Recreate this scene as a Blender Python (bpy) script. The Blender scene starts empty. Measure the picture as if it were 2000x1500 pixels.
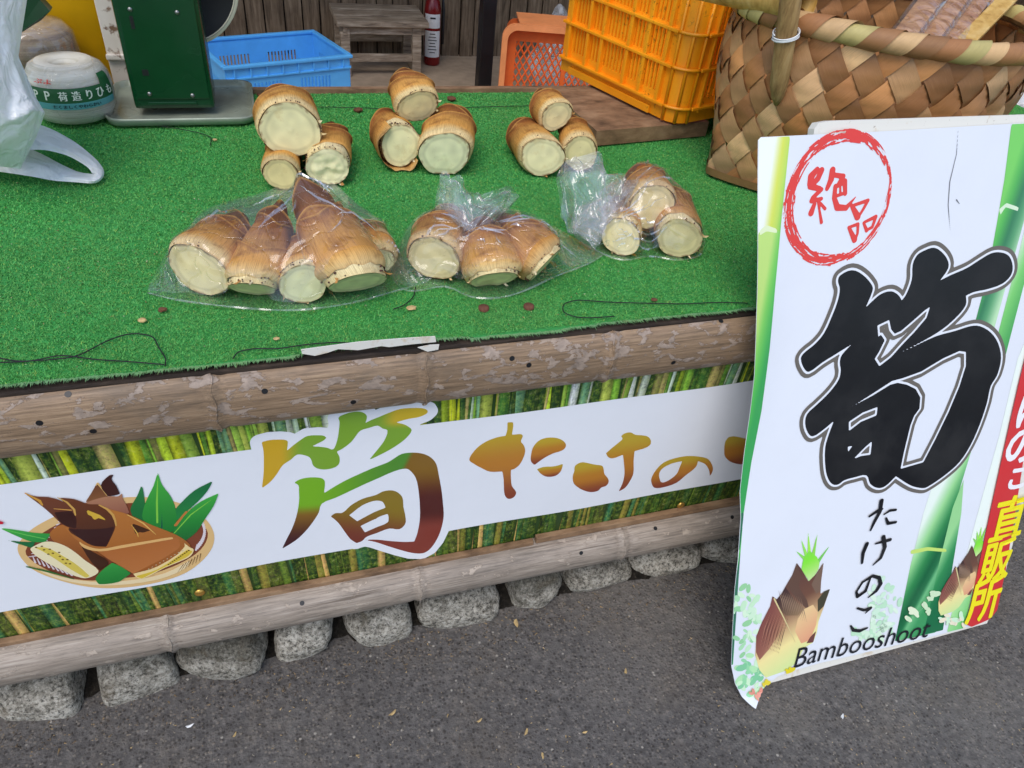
import bpy, bmesh, math, random
import numpy as np
from mathutils import Vector, Matrix, noise as mnoise
from mathutils.bvhtree import BVHTree
from mathutils.geometry import tessellate_polygon

# ------------------------------------------------------------------ camera, sky, sun, exposure
SC = bpy.context.scene
COL = SC.collection
CAMZ = 1.377
F = 1440.0
ROT = np.array([[0.95103407, -0.11887926, 0.28531022],
                [-0.29454981, -0.62833114, 0.72002805],
                [0.0936729, -0.76880927, -0.63258018]])   # camera (right, down, forward) -> world
cam = bpy.data.objects.new('camera', bpy.data.cameras.new('camera'))
COL.objects.link(cam)
_m = Matrix.Identity(4)
for i in range(3):
    _m[i][0] = ROT[i, 0]; _m[i][1] = -ROT[i, 1]; _m[i][2] = -ROT[i, 2]
_m[2][3] = CAMZ
cam.matrix_world = _m
cam.data.sensor_width = 36.0
cam.data.lens = 36.0 * F / 2000.0
cam.data.clip_start = 0.02
cam.data.clip_end = 500
SC.camera = cam

SUN_EL, SUN_AZ = math.radians(58), math.radians(212)       # from front left of the stall
W = bpy.data.worlds.new('World'); SC.world = W; W.use_nodes = True
_nt = W.node_tree; _nt.nodes.clear()
_o = _nt.nodes.new('ShaderNodeOutputWorld'); _b = _nt.nodes.new('ShaderNodeBackground'); _s = _nt.nodes.new('ShaderNodeTexSky')
_s.sky_type = 'NISHITA'; _s.sun_disc = False; _s.sun_elevation = SUN_EL; _s.sun_rotation = SUN_AZ
_s.air_density = 1.0; _s.dust_density = 1.4; _s.ozone_density = 1.0
_b.inputs['Strength'].default_value = 0.15
_nt.links.new(_s.outputs[0], _b.inputs[0]); _nt.links.new(_b.outputs[0], _o.inputs[0])
sun = bpy.data.objects.new('sun', bpy.data.lights.new('sun', 'SUN')); COL.objects.link(sun)
sun.data.energy = 1.1; sun.data.angle = math.radians(35); sun.data.color = (1.0, 0.95, 0.90)
_d = Vector((math.sin(SUN_AZ) * math.cos(SUN_EL), math.cos(SUN_AZ) * math.cos(SUN_EL), math.sin(SUN_EL)))
sun.rotation_euler = _d.to_track_quat('Z', 'Y').to_euler()
SC.view_settings.view_transform = 'Standard'; SC.view_settings.look = 'None'
SC.view_settings.exposure = 0.58; SC.view_settings.gamma = 1.0
SC.render.engine = 'CYCLES'
SC.cycles.use_denoising = True
SC.cycles.transparent_max_bounces = 24
SC.cycles.max_bounces = 8

# ------------------------------------------------------------------ measuring: photo pixel -> place
CPOS = np.array([0, 0, CAMZ])
def ray(px, py): return ROT @ np.array([px - 1000.0, py - 750.0, F])
def onZ(px, py, z):
    r = ray(px, py); return CPOS + r * ((z - CAMZ) / r[2])
def onY(px, py, y):
    r = ray(px, py); return CPOS + r * (y / r[1])
def onX(px, py, x):
    r = ray(px, py); return CPOS + r * (x / r[0])
ZT = CAMZ - 0.752 * 0.85      # turf surface
YF = 0.85                     # front plane of the stall
random.seed(4); RNG = np.random.default_rng(7)

# ------------------------------------------------------------------ helpers
def lin(c):
    c = np.asarray(c, float) / 255.0
    return np.where(c <= 0.04045, c / 12.92, ((c + 0.055) / 1.055) ** 2.4)
def L4(c): return tuple(lin(c)) + (1.0,)

def mesh(name, verts, faces, mat=None, parent=None, smooth=False, cols=None, uv=None, loc=None):
    me = bpy.data.meshes.new(name)
    verts = np.asarray(verts, float)
    if loc is not None: verts = verts - np.asarray(loc)
    me.from_pydata(verts.tolist(), [], [tuple(int(i) for i in f) for f in faces])
    if cols is not None:
        a = me.color_attributes.new('Col', 'FLOAT_COLOR', 'POINT')
        cc = np.ones((len(verts), 4)); cc[:, :3] = np.asarray(cols)[:, :3]
        a.data.foreach_set('color', cc.ravel())
    if uv is not None:
        u = me.uv_layers.new(name='UV'); li = np.zeros(len(me.loops), int)
        me.loops.foreach_get('vertex_index', li)
        u.data.foreach_set('uv', np.asarray(uv, float)[li].ravel())
    if smooth: me.shade_smooth()
    if mat: me.materials.append(mat)
    o = bpy.data.objects.new(name, me); COL.objects.link(o)
    if parent is not None: o.parent = parent
    elif loc is not None: o.location = loc
    return o
def empty(name, loc=(0, 0, 0)):
    o = bpy.data.objects.new(name, None); COL.objects.link(o); o.location = loc; o.empty_display_size = 0.05
    return o
def tag(o, label=None, cat=None, group=None, kind=None):
    if label: o['label'] = label
    if cat: o['category'] = cat
    if group: o['group'] = group
    if kind: o['kind'] = kind
    return o
class MB:
    """collects simple solids into one mesh"""
    def __init__(s): s.v = []; s.f = []
    def add(s, v, f):
        n = len(s.v); s.v += [tuple(p) for p in v]; s.f += [tuple(i + n for i in q) for q in f]; return s
    def box(s, c, d, R=None, bev=0.0):
        c = np.asarray(c, float); h = np.asarray(d, float) / 2
        if bev <= 0:
            v = np.array([[x, y, z] for x in (-1, 1) for y in (-1, 1) for z in (-1, 1)], float) * h
            f = [(0, 1, 3, 2), (4, 6, 7, 5), (0, 4, 5, 1), (2, 3, 7, 6), (0, 2, 6, 4), (1, 5, 7, 3)]
        else:
            bm = bmesh.new(); bmesh.ops.create_cube(bm, size=2)
            for q in bm.verts: q.co = Vector(np.array(q.co) * h)
            bmesh.ops.bevel(bm, geom=bm.edges[:], offset=bev, segments=2, affect='EDGES', profile=0.6)
            bm.verts.index_update(); v = np.array([q.co[:] for q in bm.verts]); f = [[q.index for q in p.verts] for p in bm.faces]; bm.free()
        if R is not None: v = v @ np.asarray(R).T
        return s.add(v + c, f)
    def tube(s, pts, rad, seg=10, cap=True):
        pts = np.asarray(pts, float); n = len(pts); rad = np.broadcast_to(np.asarray(rad, float), (n,))
        T = np.gradient(pts, axis=0); T /= np.linalg.norm(T, axis=1)[:, None] + 1e-12
        ref = np.array([0, 0, 1.0]) if abs(T[0, 2]) < 0.9 else np.array([1.0, 0, 0])
        A = np.cross(T[0], ref); A /= np.linalg.norm(A); v = []
        for i in range(n):
            A = A - T[i] * (A @ T[i]); A /= np.linalg.norm(A); B = np.cross(T[i], A)
            for k in range(seg):
                t = 2 * math.pi * k / seg; v.append(pts[i] + rad[i] * (math.cos(t) * A + math.sin(t) * B))
        f = [(i * seg + k, i * seg + (k + 1) % seg, (i + 1) * seg + (k + 1) % seg, (i + 1) * seg + k) for i in range(n - 1) for k in range(seg)]
        if cap: f += [tuple(range(seg))[::-1], tuple((n - 1) * seg + k for k in range(seg))]
        return s.add(v, f)
    def lathe(s, prof, c=(0, 0, 0), seg=32):
        c = np.asarray(c, float); v = []; n = len(prof)
        for r, z in prof:
            for k in range(seg):
                t = 2 * math.pi * k / seg; v.append(c + [r * math.cos(t), r * math.sin(t), z])
        f = [(i * seg + k, i * seg + (k + 1) % seg, (i + 1) * seg + (k + 1) % seg, (i + 1) * seg + k) for i in range(n - 1) for k in range(seg)]
        return s.add(v, f)
    def build(s, name, mat, parent=None, smooth=False, loc=None):
        return mesh(name, s.v, s.f, mat, parent, smooth, loc=loc)
def rotz(a):
    c, s = math.cos(a), math.sin(a); return np.array([[c, -s, 0], [s, c, 0], [0, 0, 1.0]])
def rotx(a):
    c, s = math.cos(a), math.sin(a); return np.array([[1, 0, 0], [0, c, -s], [0, s, c]])
def fbm(p, o=4): return mnoise.fractal(Vector(p), 1.0, 2.0, o)
def icos(sub):
    bm = bmesh.new(); bmesh.ops.create_icosphere(bm, subdivisions=sub, radius=1)
    bm.verts.index_update(); v = np.array([q.co[:] for q in bm.verts]); f = [[q.index for q in p.verts] for p in bm.faces]; bm.free(); return v, f
ICO1, ICO3 = icos(1), icos(4)
def grid_faces(nu, nv, wrap=False):
    f = []
    for j in range(nv - 1):
        for i in range(nu if wrap else nu - 1):
            k = (i + 1) % nu; f.append((j * nu + i, j * nu + k, (j + 1) * nu + k, (j + 1) * nu + i))
    return f
def smoothstep(a, b, x):
    t = np.clip((np.asarray(x, float) - a) / (b - a), 0, 1); return t * t * (3 - 2 * t)

# ------------------------------------------------------------------ materials
class NT:
    def __init__(s, name):
        s.m = bpy.data.materials.new(name); s.m.use_nodes = True; s.t = s.m.node_tree
        s.b = s.t.nodes['Principled BSDF']; s.o = s.t.nodes['Material Output']
    def n(s, t, **k):
        q = s.t.nodes.new('ShaderNode' + t)
        for a, b in k.items(): setattr(q, a, b)
        return q
    def l(s, a, b): s.t.links.new(a, b)
    def co(s, kind='Object', scale=(1, 1, 1), rot=(0, 0, 0)):
        c = s.n('TexCoord'); m = s.n('Mapping'); s.l(c.outputs[kind], m.inputs[0]); m.inputs['Scale'].default_value = scale; m.inputs['Rotation'].default_value = rot; return m.outputs[0]
    def geo(s, scale=(1, 1, 1), rot=(0, 0, 0)):
        c = s.n('NewGeometry'); m = s.n('Mapping'); s.l(c.outputs['Position'], m.inputs[0]); m.inputs['Scale'].default_value = scale; m.inputs['Rotation'].default_value = rot; return m.outputs[0]
    def noise(s, vec, scale, detail=6, rough=0.6, dist=0.0):
        q = s.n('TexNoise'); s.l(vec, q.inputs['Vector']); q.inputs['Scale'].default_value = scale; q.inputs['Detail'].default_value = detail
        q.inputs['Roughness'].default_value = rough; q.inputs['Distortion'].default_value = dist; return q.outputs['Fac']
    def vor(s, vec, scale, out='Distance', feature='F1'):
        q = s.n('TexVoronoi', feature=feature); s.l(vec, q.inputs['Vector']); q.inputs['Scale'].default_value = scale; return q.outputs[out]
    def ramp(s, fac, stops, interp='LINEAR'):
        q = s.n('ValToRGB'); e = q.color_ramp; e.interpolation = interp
        while len(e.elements) < len(stops): e.elements.new(0.5)
        for k, (p, c) in zip(e.elements, stops): k.position = p; k.color = c if len(c) == 4 else L4(c)
        s.l(fac, q.inputs[0]); return q.outputs[0]
    def fr(s, fac, a, b, c=0.0, d=1.0):
        q = s.n('MapRange'); q.clamp = True
        s.l(fac, q.inputs[0])
        for i, v in enumerate((a, b, c, d)): q.inputs[i + 1].default_value = v
        return q.outputs[0]
    def mix(s, fac, a, b, mode='MIX'):
        q = s.n('Mix', data_type='RGBA', blend_type=mode)
        for i, v in ((0, fac), (6, a), (7, b)):
            if hasattr(v, 'is_linked') or hasattr(v, 'links'): s.l(v, q.inputs[i])
            elif i == 0: q.inputs[0].default_value = v
            else: q.inputs[i].default_value = v if len(v) == 4 else L4(v)
        return q.outputs[2]
    def math(s, op, a, b=0.0):
        q = s.n('Math', operation=op)
        for i, v in enumerate((a, b)):
            if hasattr(v, 'links'): s.l(v, q.inputs[i])
            else: q.inputs[i].default_value = v
        return q.outputs[0]
    def col(s, name='Col'):
        q = s.n('VertexColor'); q.layer_name = name; return q.outputs[0]
    def bump(s, h, strength=0.5, dist=0.01, nrm=None):
        q = s.n('Bump'); s.l(h, q.inputs['Height']); q.inputs['Strength'].default_value = strength; q.inputs['Distance'].default_value = dist
        if nrm is not None: s.l(nrm, q.inputs['Normal'])
        return q.outputs[0]
    def fin(s, color=None, rough=0.6, bump=None, metal=0.0, spec=0.5, **k):
        if color is not None:
            if hasattr(color, 'links'): s.l(color, s.b.inputs['Base Color'])
            else: s.b.inputs['Base Color'].default_value = color if len(color) == 4 else L4(color)
        if hasattr(rough, 'links'): s.l(rough, s.b.inputs['Roughness'])
        else: s.b.inputs['Roughness'].default_value = rough
        s.b.inputs['Metallic'].default_value = metal; s.b.inputs['Specular IOR Level'].default_value = spec
        if bump is not None: s.l(bump, s.b.inputs['Normal'])
        for a, b in k.items(): s.b.inputs[a.replace('_', ' ')].default_value = b
        return s.m

def m_plain(name, c, rough=0.5, var=0.12, scale=30, metal=0.0, spec=0.5, bump=0.05):
    t = NT(name); v = t.co(); n = t.noise(v, scale, 5); n2 = t.noise(v, scale * 0.17, 4)
    a = lin(c); lo = tuple(a * (1 - 1.6 * var)) + (1,); hi = tuple(np.minimum(a * (1 + var), 1)) + (1,)
    c1 = t.ramp(t.math('ADD', t.math('MULTIPLY', n, 0.5), t.math('MULTIPLY', n2, 0.5)), [(0.32, lo), (0.68, hi)])
    return t.fin(c1, t.fr(n2, 0.3, 0.7, max(rough - 0.12, 0.03), rough + 0.1), t.bump(n, bump, 0.004), metal, spec)
def m_print():
    t = NT('printed_vinyl'); c = t.col(); v = t.geo(); n = t.noise(v, 900, 2); n2 = t.noise(v, 9, 4)
    c1 = t.mix(t.fr(n2, 0.45, 0.8, 0, 0.05), c, (150, 145, 135))
    return t.fin(c1, t.fr(n2, 0.3, 0.7, 0.30, 0.48), t.bump(t.noise(v, 14, 3), 0.06, 0.01), 0, 0.35)
def m_photo():
    # the photographed grove printed on the banner: stalk colours per stalk, leaf mottling from noise
    t = NT('printed_bamboo_photo'); c = t.col(); v = t.geo((1, 1, 0.35)); n = t.noise(v, 260, 5, 0.7); n2 = t.noise(t.geo(), 120, 6, 0.75)
    c1 = t.mix(t.fr(n, 0.35, 0.7, 0, 0.5), c, t.ramp(n2, [(0.3, (14, 30, 14)), (0.45, (70, 116, 34)), (0.56, (160, 186, 40)), (0.7, (236, 236, 170))]), 'MIX')
    c2 = t.mix(t.fr(n2, 0.47, 0.32, 0, 0.55), c1, (20, 36, 16))
    return t.fin(c2, 0.4, None, 0, 0.35)
def m_asphalt():
    t = NT('asphalt'); v = t.geo()
    n1 = t.noise(v, 420, 4, 0.7); n2 = t.noise(v, 60, 6, 0.65); n3 = t.noise(v, 5.5, 7, 0.7); vr = t.vor(v, 150, 'Color'); vd = t.vor(v, 150)
    base = t.ramp(n2, [(0.3, (72, 69, 66)), (0.55, (101, 97, 93)), (0.75, (130, 124, 117))])
    sp = t.n('SeparateColor'); t.l(vr, sp.inputs[0])
    agg = t.ramp(sp.outputs[0], [(0.0, (60, 55, 51)), (0.35, (98, 92, 86)), (0.6, (116, 110, 104)), (0.84, (134, 125, 113)), (0.985, (188, 180, 166))], 'CONSTANT')
    c = t.mix(t.fr(vd, 0.5, 0.25, 0, 0.75), base, agg)
    c = t.mix(t.fr(n1, 0.64, 0.78, 0, 0.8), c, (166, 156, 142))
    c = t.mix(t.fr(n1, 0.40, 0.28), c, (34, 31, 29))
    c = t.mix(t.math('MULTIPLY', t.fr(n3, 0.5, 0.72), t.fr(n2, 0.3, 0.7, 0.1, 0.6)), c, (116, 104, 88))
    n5 = t.noise(v, 1.7, 6, 0.65, 0.4); c = t.mix(t.fr(n5, 0.5, 0.68, 0, 0.30), c, (64, 60, 57)); c = t.mix(t.fr(n5, 0.48, 0.34, 0, 0.30), c, (138, 132, 124))
    h = t.math('ADD', t.math('MULTIPLY', t.fr(vd, 0.0, 0.6, 1, 0), 0.6), t.math('MULTIPLY', n1, 0.8))
    return t.fin(c, 0.88, t.bump(t.math('ADD', h, n2), 0.9, 0.004), 0, 0.3)
def m_stone():
    t = NT('river_stone'); v = t.geo(); n1 = t.noise(v, 150, 7, 0.8); n2 = t.noise(v, 17, 6, 0.7, 0.5); n4 = t.noise(v, 45, 5, 0.7, 0.3); oi = t.n('ObjectInfo')
    c = t.ramp(n4, [(0.34, (122, 116, 104)), (0.5, (174, 167, 152)), (0.66, (214, 207, 192))])
    c = t.mix(t.fr(n1, 0.5, 0.40, 0, 0.9), c, (40, 38, 34)); c = t.mix(t.fr(n1, 0.54, 0.64, 0, 0.85), c, (226, 220, 206))
    nrm = t.n('NewGeometry'); sx = t.n('SeparateXYZ'); t.l(nrm.outputs['Position'], sx.inputs[0])
    up = t.math('ADD', t.math('ADD', t.math('MULTIPLY', sx.outputs[2], 9.0), t.math('MULTIPLY', n2, 1.6)), t.math('MULTIPLY', oi.outputs['Random'], 0.5))      # old lichen film on the stones, denser towards the top
    c = t.mix(t.fr(up, 1.35, 1.95, 0, 0.8), c, t.ramp(n1, [(0.36, (30, 30, 25)), (0.52, (66, 64, 54)), (0.66, (112, 108, 94))]))
    c = t.mix(t.fr(n2, 0.56, 0.75, 0, 0.45), c, (112, 92, 64))
    c = t.mix(t.math('MULTIPLY', oi.outputs['Random'], 0.2), c, (104, 98, 86))
    return t.fin(c, 0.9, t.bump(t.math('ADD', n1, t.math('MULTIPLY', n4, 1.5)), 0.8, 0.006), 0, 0.2)
def m_soil():
    t = NT('soil'); v = t.geo(); n = t.noise(v, 90, 7, 0.75); c = t.ramp(n, [(0.3, (20, 18, 15)), (0.55, (48, 43, 36)), (0.75, (96, 90, 80))])
    return t.fin(c, 0.95, t.bump(n, 1.0, 0.012), 0, 0.2)
def m_wood(name, dark, mid, light, scale=(1, 1, 1), rough=0.75, grain=60):
    t = NT(name); v = t.co('Object', scale); n = t.noise(v, grain, 6, 0.65, 0.3); n2 = t.noise(t.co(), 7, 5, 0.6); n3 = t.noise(v, grain * 5, 3, 0.7)
    c = t.ramp(n, [(0.3, dark), (0.5, mid), (0.72, light)]); c = t.mix(t.fr(n2, 0.48, 0.75, 0, 0.55), c, dark); c = t.mix(t.fr(n3, 0.6, 0.8, 0, 0.35), c, light)
    return t.fin(c, rough, t.bump(t.math('ADD', n, t.math('MULTIPLY', n3, 0.4)), 0.45, 0.004), 0, 0.3)
def m_bamboo(name, base, patch, outline, pale, cover, rough=0.5):
    t = NT(name); v = t.geo((1, 1.6, 2.0)); n = t.noise(v, 26, 7, 0.62, 0.5); n2 = t.noise(t.geo((0.05, 1, 1)), 230, 7, 0.75); n3 = t.noise(t.geo(), 5, 5, 0.6); n4 = t.noise(t.geo((1, 1, 1.3)), 75, 4, 0.6, 0.4)
    c = t.ramp(n2, [(0.34, tuple(np.array(base) * 0.70)), (0.52, base), (0.7, pale)])
    c = t.mix(t.fr(n3, 0.4, 0.7, 0, 0.45), c, tuple(np.array(base) * 0.72))
    pt = t.mix(t.fr(n4, 0.4, 0.65), patch, tuple(np.minimum(np.array(patch) * 1.22, 255)))
    e = t.math('ADD', n, t.math('MULTIPLY', t.math('SUBTRACT', n4, 0.5), 0.25))
    c = t.mix(t.fr(e, cover, cover + 0.012), c, pt)
    w = t.math('ABSOLUTE', t.math('SUBTRACT', e, cover))
    c = t.mix(t.fr(w, 0.009, 0.002, 0, 0.6), c, outline)
    c = t.mix(t.fr(t.noise(t.geo(), 340, 3, 0.6), 0.7, 0.78, 0, 0.7), c, (58, 48, 40))
    c = t.mix(t.fr(t.noise(t.geo((0.035, 1, 1)), 95, 5, 0.7), 0.62, 0.68, 0, 0.65), c, (84, 70, 56))
    c = t.mix(t.fr(t.noise(t.geo((0.5, 1, 1)), 12, 6, 0.7), 0.52, 0.68, 0, 0.4), c, (92, 84, 74))
    return t.fin(c, rough, t.bump(t.math('ADD', t.fr(e, cover - 0.02, cover + 0.02), t.math('MULTIPLY', n2, 0.6)), 0.35, 0.0025), 0, 0.4)
def m_turf():
    t = NT('turf_pile'); c = t.col(); v = t.geo(); n = t.noise(v, 6, 5, 0.65); n2 = t.noise(v, 70, 4, 0.7)
    c1 = t.mix(t.fr(n, 0.42, 0.72, 0, 0.5), c, (116, 158, 84))
    c1 = t.mix(t.fr(n2, 0.56, 0.75, 0, 0.45), c1, (146, 146, 96))
    return t.fin(c1, 0.8, None, 0, 0.12)
def m_shoot():
    t = NT('bamboo_sheath'); c = t.col(); v = t.co('UV', (42, 1.1, 1)); n = t.noise(v, 5, 7, 0.78, 0.1); v2 = t.co('UV', (3.2, 3.0, 1)); n2 = t.noise(v2, 2.2, 5, 0.65)
    c1 = t.mix(t.fr(n, 0.52, 0.34, 0, 0.6), c, (104, 56, 24)); c1 = t.mix(t.fr(n, 0.56, 0.72, 0, 0.35), c1, (232, 196, 126))
    c1 = t.mix(t.fr(n2, 0.5, 0.7, 0, 0.6), c1, (102, 56, 28)); c1 = t.mix(t.fr(n2, 0.42, 0.3, 0, 0.35), c1, (216, 160, 76))
    m = t.fin(c1, 0.72, t.bump(n, 0.6, 0.002), 0, 0.12); return m
def m_cut():
    t = NT('cut_flesh'); c = t.col(); v = t.geo(); n = t.noise(v, 34, 6, 0.65); n2 = t.noise(v, 160, 5, 0.75)
    c1 = t.mix(t.fr(n, 0.56, 0.74, 0, 0.5), c, (200, 172, 110)); c1 = t.mix(t.math('MULTIPLY', t.fr(n2, 0.62, 0.72), t.fr(n, 0.45, 0.62, 0.1, 0.75)), c1, (116, 82, 46))
    m = t.fin(c1, 0.5, t.bump(t.math('ADD', t.math('MULTIPLY', n, 0.4), t.math('MULTIPLY', n2, 0.6)), 0.25, 0.002), 0, 0.4); t.b.inputs['Subsurface Weight'].default_value = 0.0; return m
def m_film(name, haze=0.03, rough=0.07, bs=0.8, tint=0.97, hazecol=(235, 238, 240), edge=0.55, f0=0.06, fine=0.16):
    t = NT(name); t.t.nodes.remove(t.b)
    v = t.geo(); n = t.noise(t.geo((1, .55, 1), (0, 0, .5)), 11, 1, 0.4, 1.6); m_ = t.noise(t.geo((.6, 1.3, 1), (.4, .2, -.5)), 15, 1, 0.4, 1.0); n3 = t.noise(v, 60, 2, 0.5, 0.6)
    cr = lambda q, w: t.fr(t.math('ABSOLUTE', t.math('SUBTRACT', q, 0.5)), 0, w)       # straight-sided creases
    h = t.math('ADD', t.math('ADD', t.math('MULTIPLY', n, 1.0), t.math('MULTIPLY', cr(n, .022), fine)), t.math('ADD', t.math('MULTIPLY', cr(m_, .018), fine * .8), t.math('MULTIPLY', n3, fine * .15)))
    bp = t.bump(h, bs, 0.03)
    tr = t.n('BsdfTransparent'); tr.inputs[0].default_value = (tint, tint, tint, 1)
    gl = t.n('BsdfGlossy'); gl.inputs['Roughness'].default_value = rough; gl.inputs['Color'].default_value = (1, 1, 1, 1); t.l(bp, gl.inputs['Normal'])
    df = t.n('BsdfDiffuse'); df.inputs[0].default_value = L4(hazecol); t.l(bp, df.inputs['Normal'])
    lw = t.n('LayerWeight'); lw.inputs[0].default_value = 0.35; t.l(bp, lw.inputs['Normal'])
    m1 = t.n('MixShader'); t.l(t.fr(lw.outputs['Facing'], 0.25, 1.0, f0, edge), m1.inputs[0]); t.l(tr.outputs[0], m1.inputs[1]); t.l(gl.outputs[0], m1.inputs[2])
    m2 = t.n('MixShader'); t.l(t.fr(n, 0.35, 0.75, haze * 0.4, haze * 1.6), m2.inputs[0]); t.l(m1.outputs[0], m2.inputs[1]); t.l(df.outputs[0], m2.inputs[2])
    t.l(m2.outputs[0], t.o.inputs[0]); return t.m
def m_vcol(name, rough=0.6, bump=0.2, scale=80, spec=0.4):
    t = NT(name); c = t.col(); n = t.noise(t.co(), scale, 5, 0.65); c1 = t.mix(t.fr(n, 0.5, 0.75, 0, 0.25), c, (60, 48, 36))
    return t.fin(c1, rough, t.bump(n, bump, 0.003), 0, spec)

M = dict(
    print=m_print(), photo=m_photo(), asphalt=m_asphalt(), stone=m_stone(), soil=m_soil(), turf=m_turf(), sheath=m_shoot(), cut=m_cut(),
    film=m_film('clear_film', 0.035, 0.08, 0.5, edge=0.5, f0=0.04, fine=0.13), film2=m_film('crumpled_film', 0.10, 0.12, 0.5, edge=0.7, f0=0.08, fine=0.08), seam=m_film('film_fold', 0.10, 0.10, 0.2, edge=0.85, f0=0.22, fine=0.03), greyfilm=m_film('cloudy_film', 0.3, 0.2, 0.7),
    rail=m_bamboo('weathered_bamboo', (148, 122, 95), (138, 122, 108), (98, 80, 66), (174, 148, 118), 0.555),
    rail2=m_bamboo('bleached_bamboo', (158, 144, 129), (150, 137, 123), (124, 108, 92), (180, 168, 154), 0.60),
    vcol=m_vcol('painted_bits'),
    darkwood=m_wood('dark_board', (26, 20, 16), (52, 42, 34), (84, 70, 58), (0.15, 1, 1)),
    plank=m_wood('grey_planks', (72, 58, 44), (118, 99, 78), (150, 130, 106), (1, 1, 0.08), 0.8),
    stool=m_wood('weathered_stool_wood', (92, 78, 64), (158, 140, 118), (200, 184, 162), (0.12, 1, 1), 0.8),
    board=m_wood('brown_board', (84, 64, 46), (136, 106, 78), (164, 134, 102), (0.5, 1, 1), 0.75, 25),
    cane=m_wood('stripped_bamboo', (120, 92, 56), (164, 132, 84), (190, 160, 110), (1, 1, 0.1), 0.5, 70),
    concrete=m_plain('concrete_floor', (186, 164, 138), 0.9, 0.2, 14, bump=0.3),
    blue=m_plain('blue_plastic', (92, 182, 250), 0.42, 0.10, 18), orange=m_plain('orange_plastic', (226, 102, 40), 0.5, 0.16, 16), orangelight=m_plain('faded_orange_plastic', (240, 150, 92), 0.5, 0.12, 20),
    yellow=m_plain('yellow_plastic', (232, 178, 8), 0.45, 0.10, 14), green=m_plain('green_enamel', (8, 60, 30), 0.28, 0.12, 22, spec=0.5), black=m_plain('black_paint', (22, 22, 24), 0.45, 0.2, 20),
    cream=m_plain('cream_enamel', (214, 206, 180), 0.4, 0.08, 20), steel=m_plain('steel', (150, 150, 145), 0.35, 0.12, 60, 0.9), tray=m_plain('dull_tray', (150, 158, 140), 0.3, 0.25, 22, 0.25),
    brass=m_plain('brass', (214, 168, 84), 0.32, 0.1, 120, 0.85), red=m_plain('red_enamel', (120, 18, 20), 0.3, 0.1, 20), white=m_plain('white_plastic', (226, 226, 224), 0.4, 0.05, 20),
    rust=m_plain('rusty_head', (104, 62, 44), 0.8, 0.3, 300), thread=m_plain('black_thread', (20, 20, 22), 0.7, 0.1, 60), roof=m_plain('roof_underside', (86, 74, 60), 0.8, 0.2, 12),
)
def m_rustwhite():
    t = NT('rust_spotted_white'); v = t.geo(); n = t.noise(v, 34, 5, 0.6, 0.2); n2 = t.noise(v, 9, 4)
    c = t.mix(t.fr(n, 0.57, 0.66), (214, 208, 196), (108, 78, 56)); c = t.mix(t.fr(n2, 0.5, 0.8, 0, 0.4), c, (186, 168, 140)); return t.fin(c, 0.45)
def m_dirtyorange():
    t = NT('crate_orange'); v = t.geo(); n = t.noise(v, 95, 6, 0.75, 0.4); n2 = t.noise(v, 7, 5, 0.6); n3 = t.noise(v, 300, 3, 0.6)
    c = t.ramp(n2, [(0.3, (240, 140, 8)), (0.7, (250, 166, 26))]); k = t.math('MULTIPLY', t.fr(n, 0.56, 0.66), t.fr(n2, 0.5, 0.62))
    c = t.mix(k, c, (104, 62, 20)); c = t.mix(t.fr(n3, 0.68, 0.76, 0, 0.5), c, (150, 90, 20)); return t.fin(c, 0.4, t.bump(n, 0.08, 0.002), 0, 0.45)
def m_backboard():
    t = NT('stained_white_board'); v = t.geo(); n = t.noise(v, 16, 6, 0.7, 0.5); n2 = t.noise(v, 120, 4)
    c = t.mix(t.fr(n, 0.55, 0.72, 0, 0.85), (226, 222, 210), (196, 160, 100)); c = t.mix(t.fr(n2, 0.66, 0.78), c, (120, 92, 60)); return t.fin(c, 0.5)
def m_strip():
    t = NT('split_bamboo_strip'); c = t.col(); v = t.co('UV', (1, 26, 1)); n = t.noise(v, 3.0, 6, 0.7); n2 = t.noise(t.geo(), 11, 4)
    c1 = t.mix(t.fr(n, 0.5, 0.3, 0, 0.5), c, (92, 60, 34)); c1 = t.mix(t.fr(n, 0.56, 0.72, 0, 0.4), c1, (200, 168, 118)); c1 = t.mix(t.fr(n2, 0.5, 0.75, 0, 0.35), c1, (110, 76, 46))
    return t.fin(c1, 0.5, t.bump(n, 0.3, 0.002), 0, 0.4)
M['rustwhite'] = m_rustwhite(); M['crate'] = m_dirtyorange(); M['backboard'] = m_backboard(); M['strip'] = m_strip()
def m_bagwhite():
    t = NT('white_poly_bag'); t.t.nodes.remove(t.b); v = t.geo(); n = t.noise(v, 22, 3, 0.5, 0.8); bp = t.bump(n, 0.5, 0.03)
    tr = t.n('BsdfTransparent'); df = t.n('BsdfDiffuse'); df.inputs[0].default_value = L4((244, 244, 242)); t.l(bp, df.inputs['Normal'])
    tl = t.n('BsdfTranslucent'); tl.inputs[0].default_value = L4((244, 244, 242)); gl = t.n('BsdfGlossy'); gl.inputs['Roughness'].default_value = 0.3; t.l(bp, gl.inputs['Normal'])
    a = t.n('MixShader'); a.inputs[0].default_value = 0.15; t.l(df.outputs[0], a.inputs[1]); t.l(tl.outputs[0], a.inputs[2])
    b = t.n('MixShader'); b.inputs[0].default_value = 0.06; t.l(a.outputs[0], b.inputs[1]); t.l(gl.outputs[0], b.inputs[2])
    c = t.n('MixShader'); t.l(t.fr(n, 0.3, 0.7, 0.03, 0.14), c.inputs[0]); t.l(b.outputs[0], c.inputs[1]); t.l(tr.outputs[0], c.inputs[2]); t.l(c.outputs[0], t.o.inputs[0]); return t.m
M['bagwhite'] = m_bagwhite()

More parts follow.
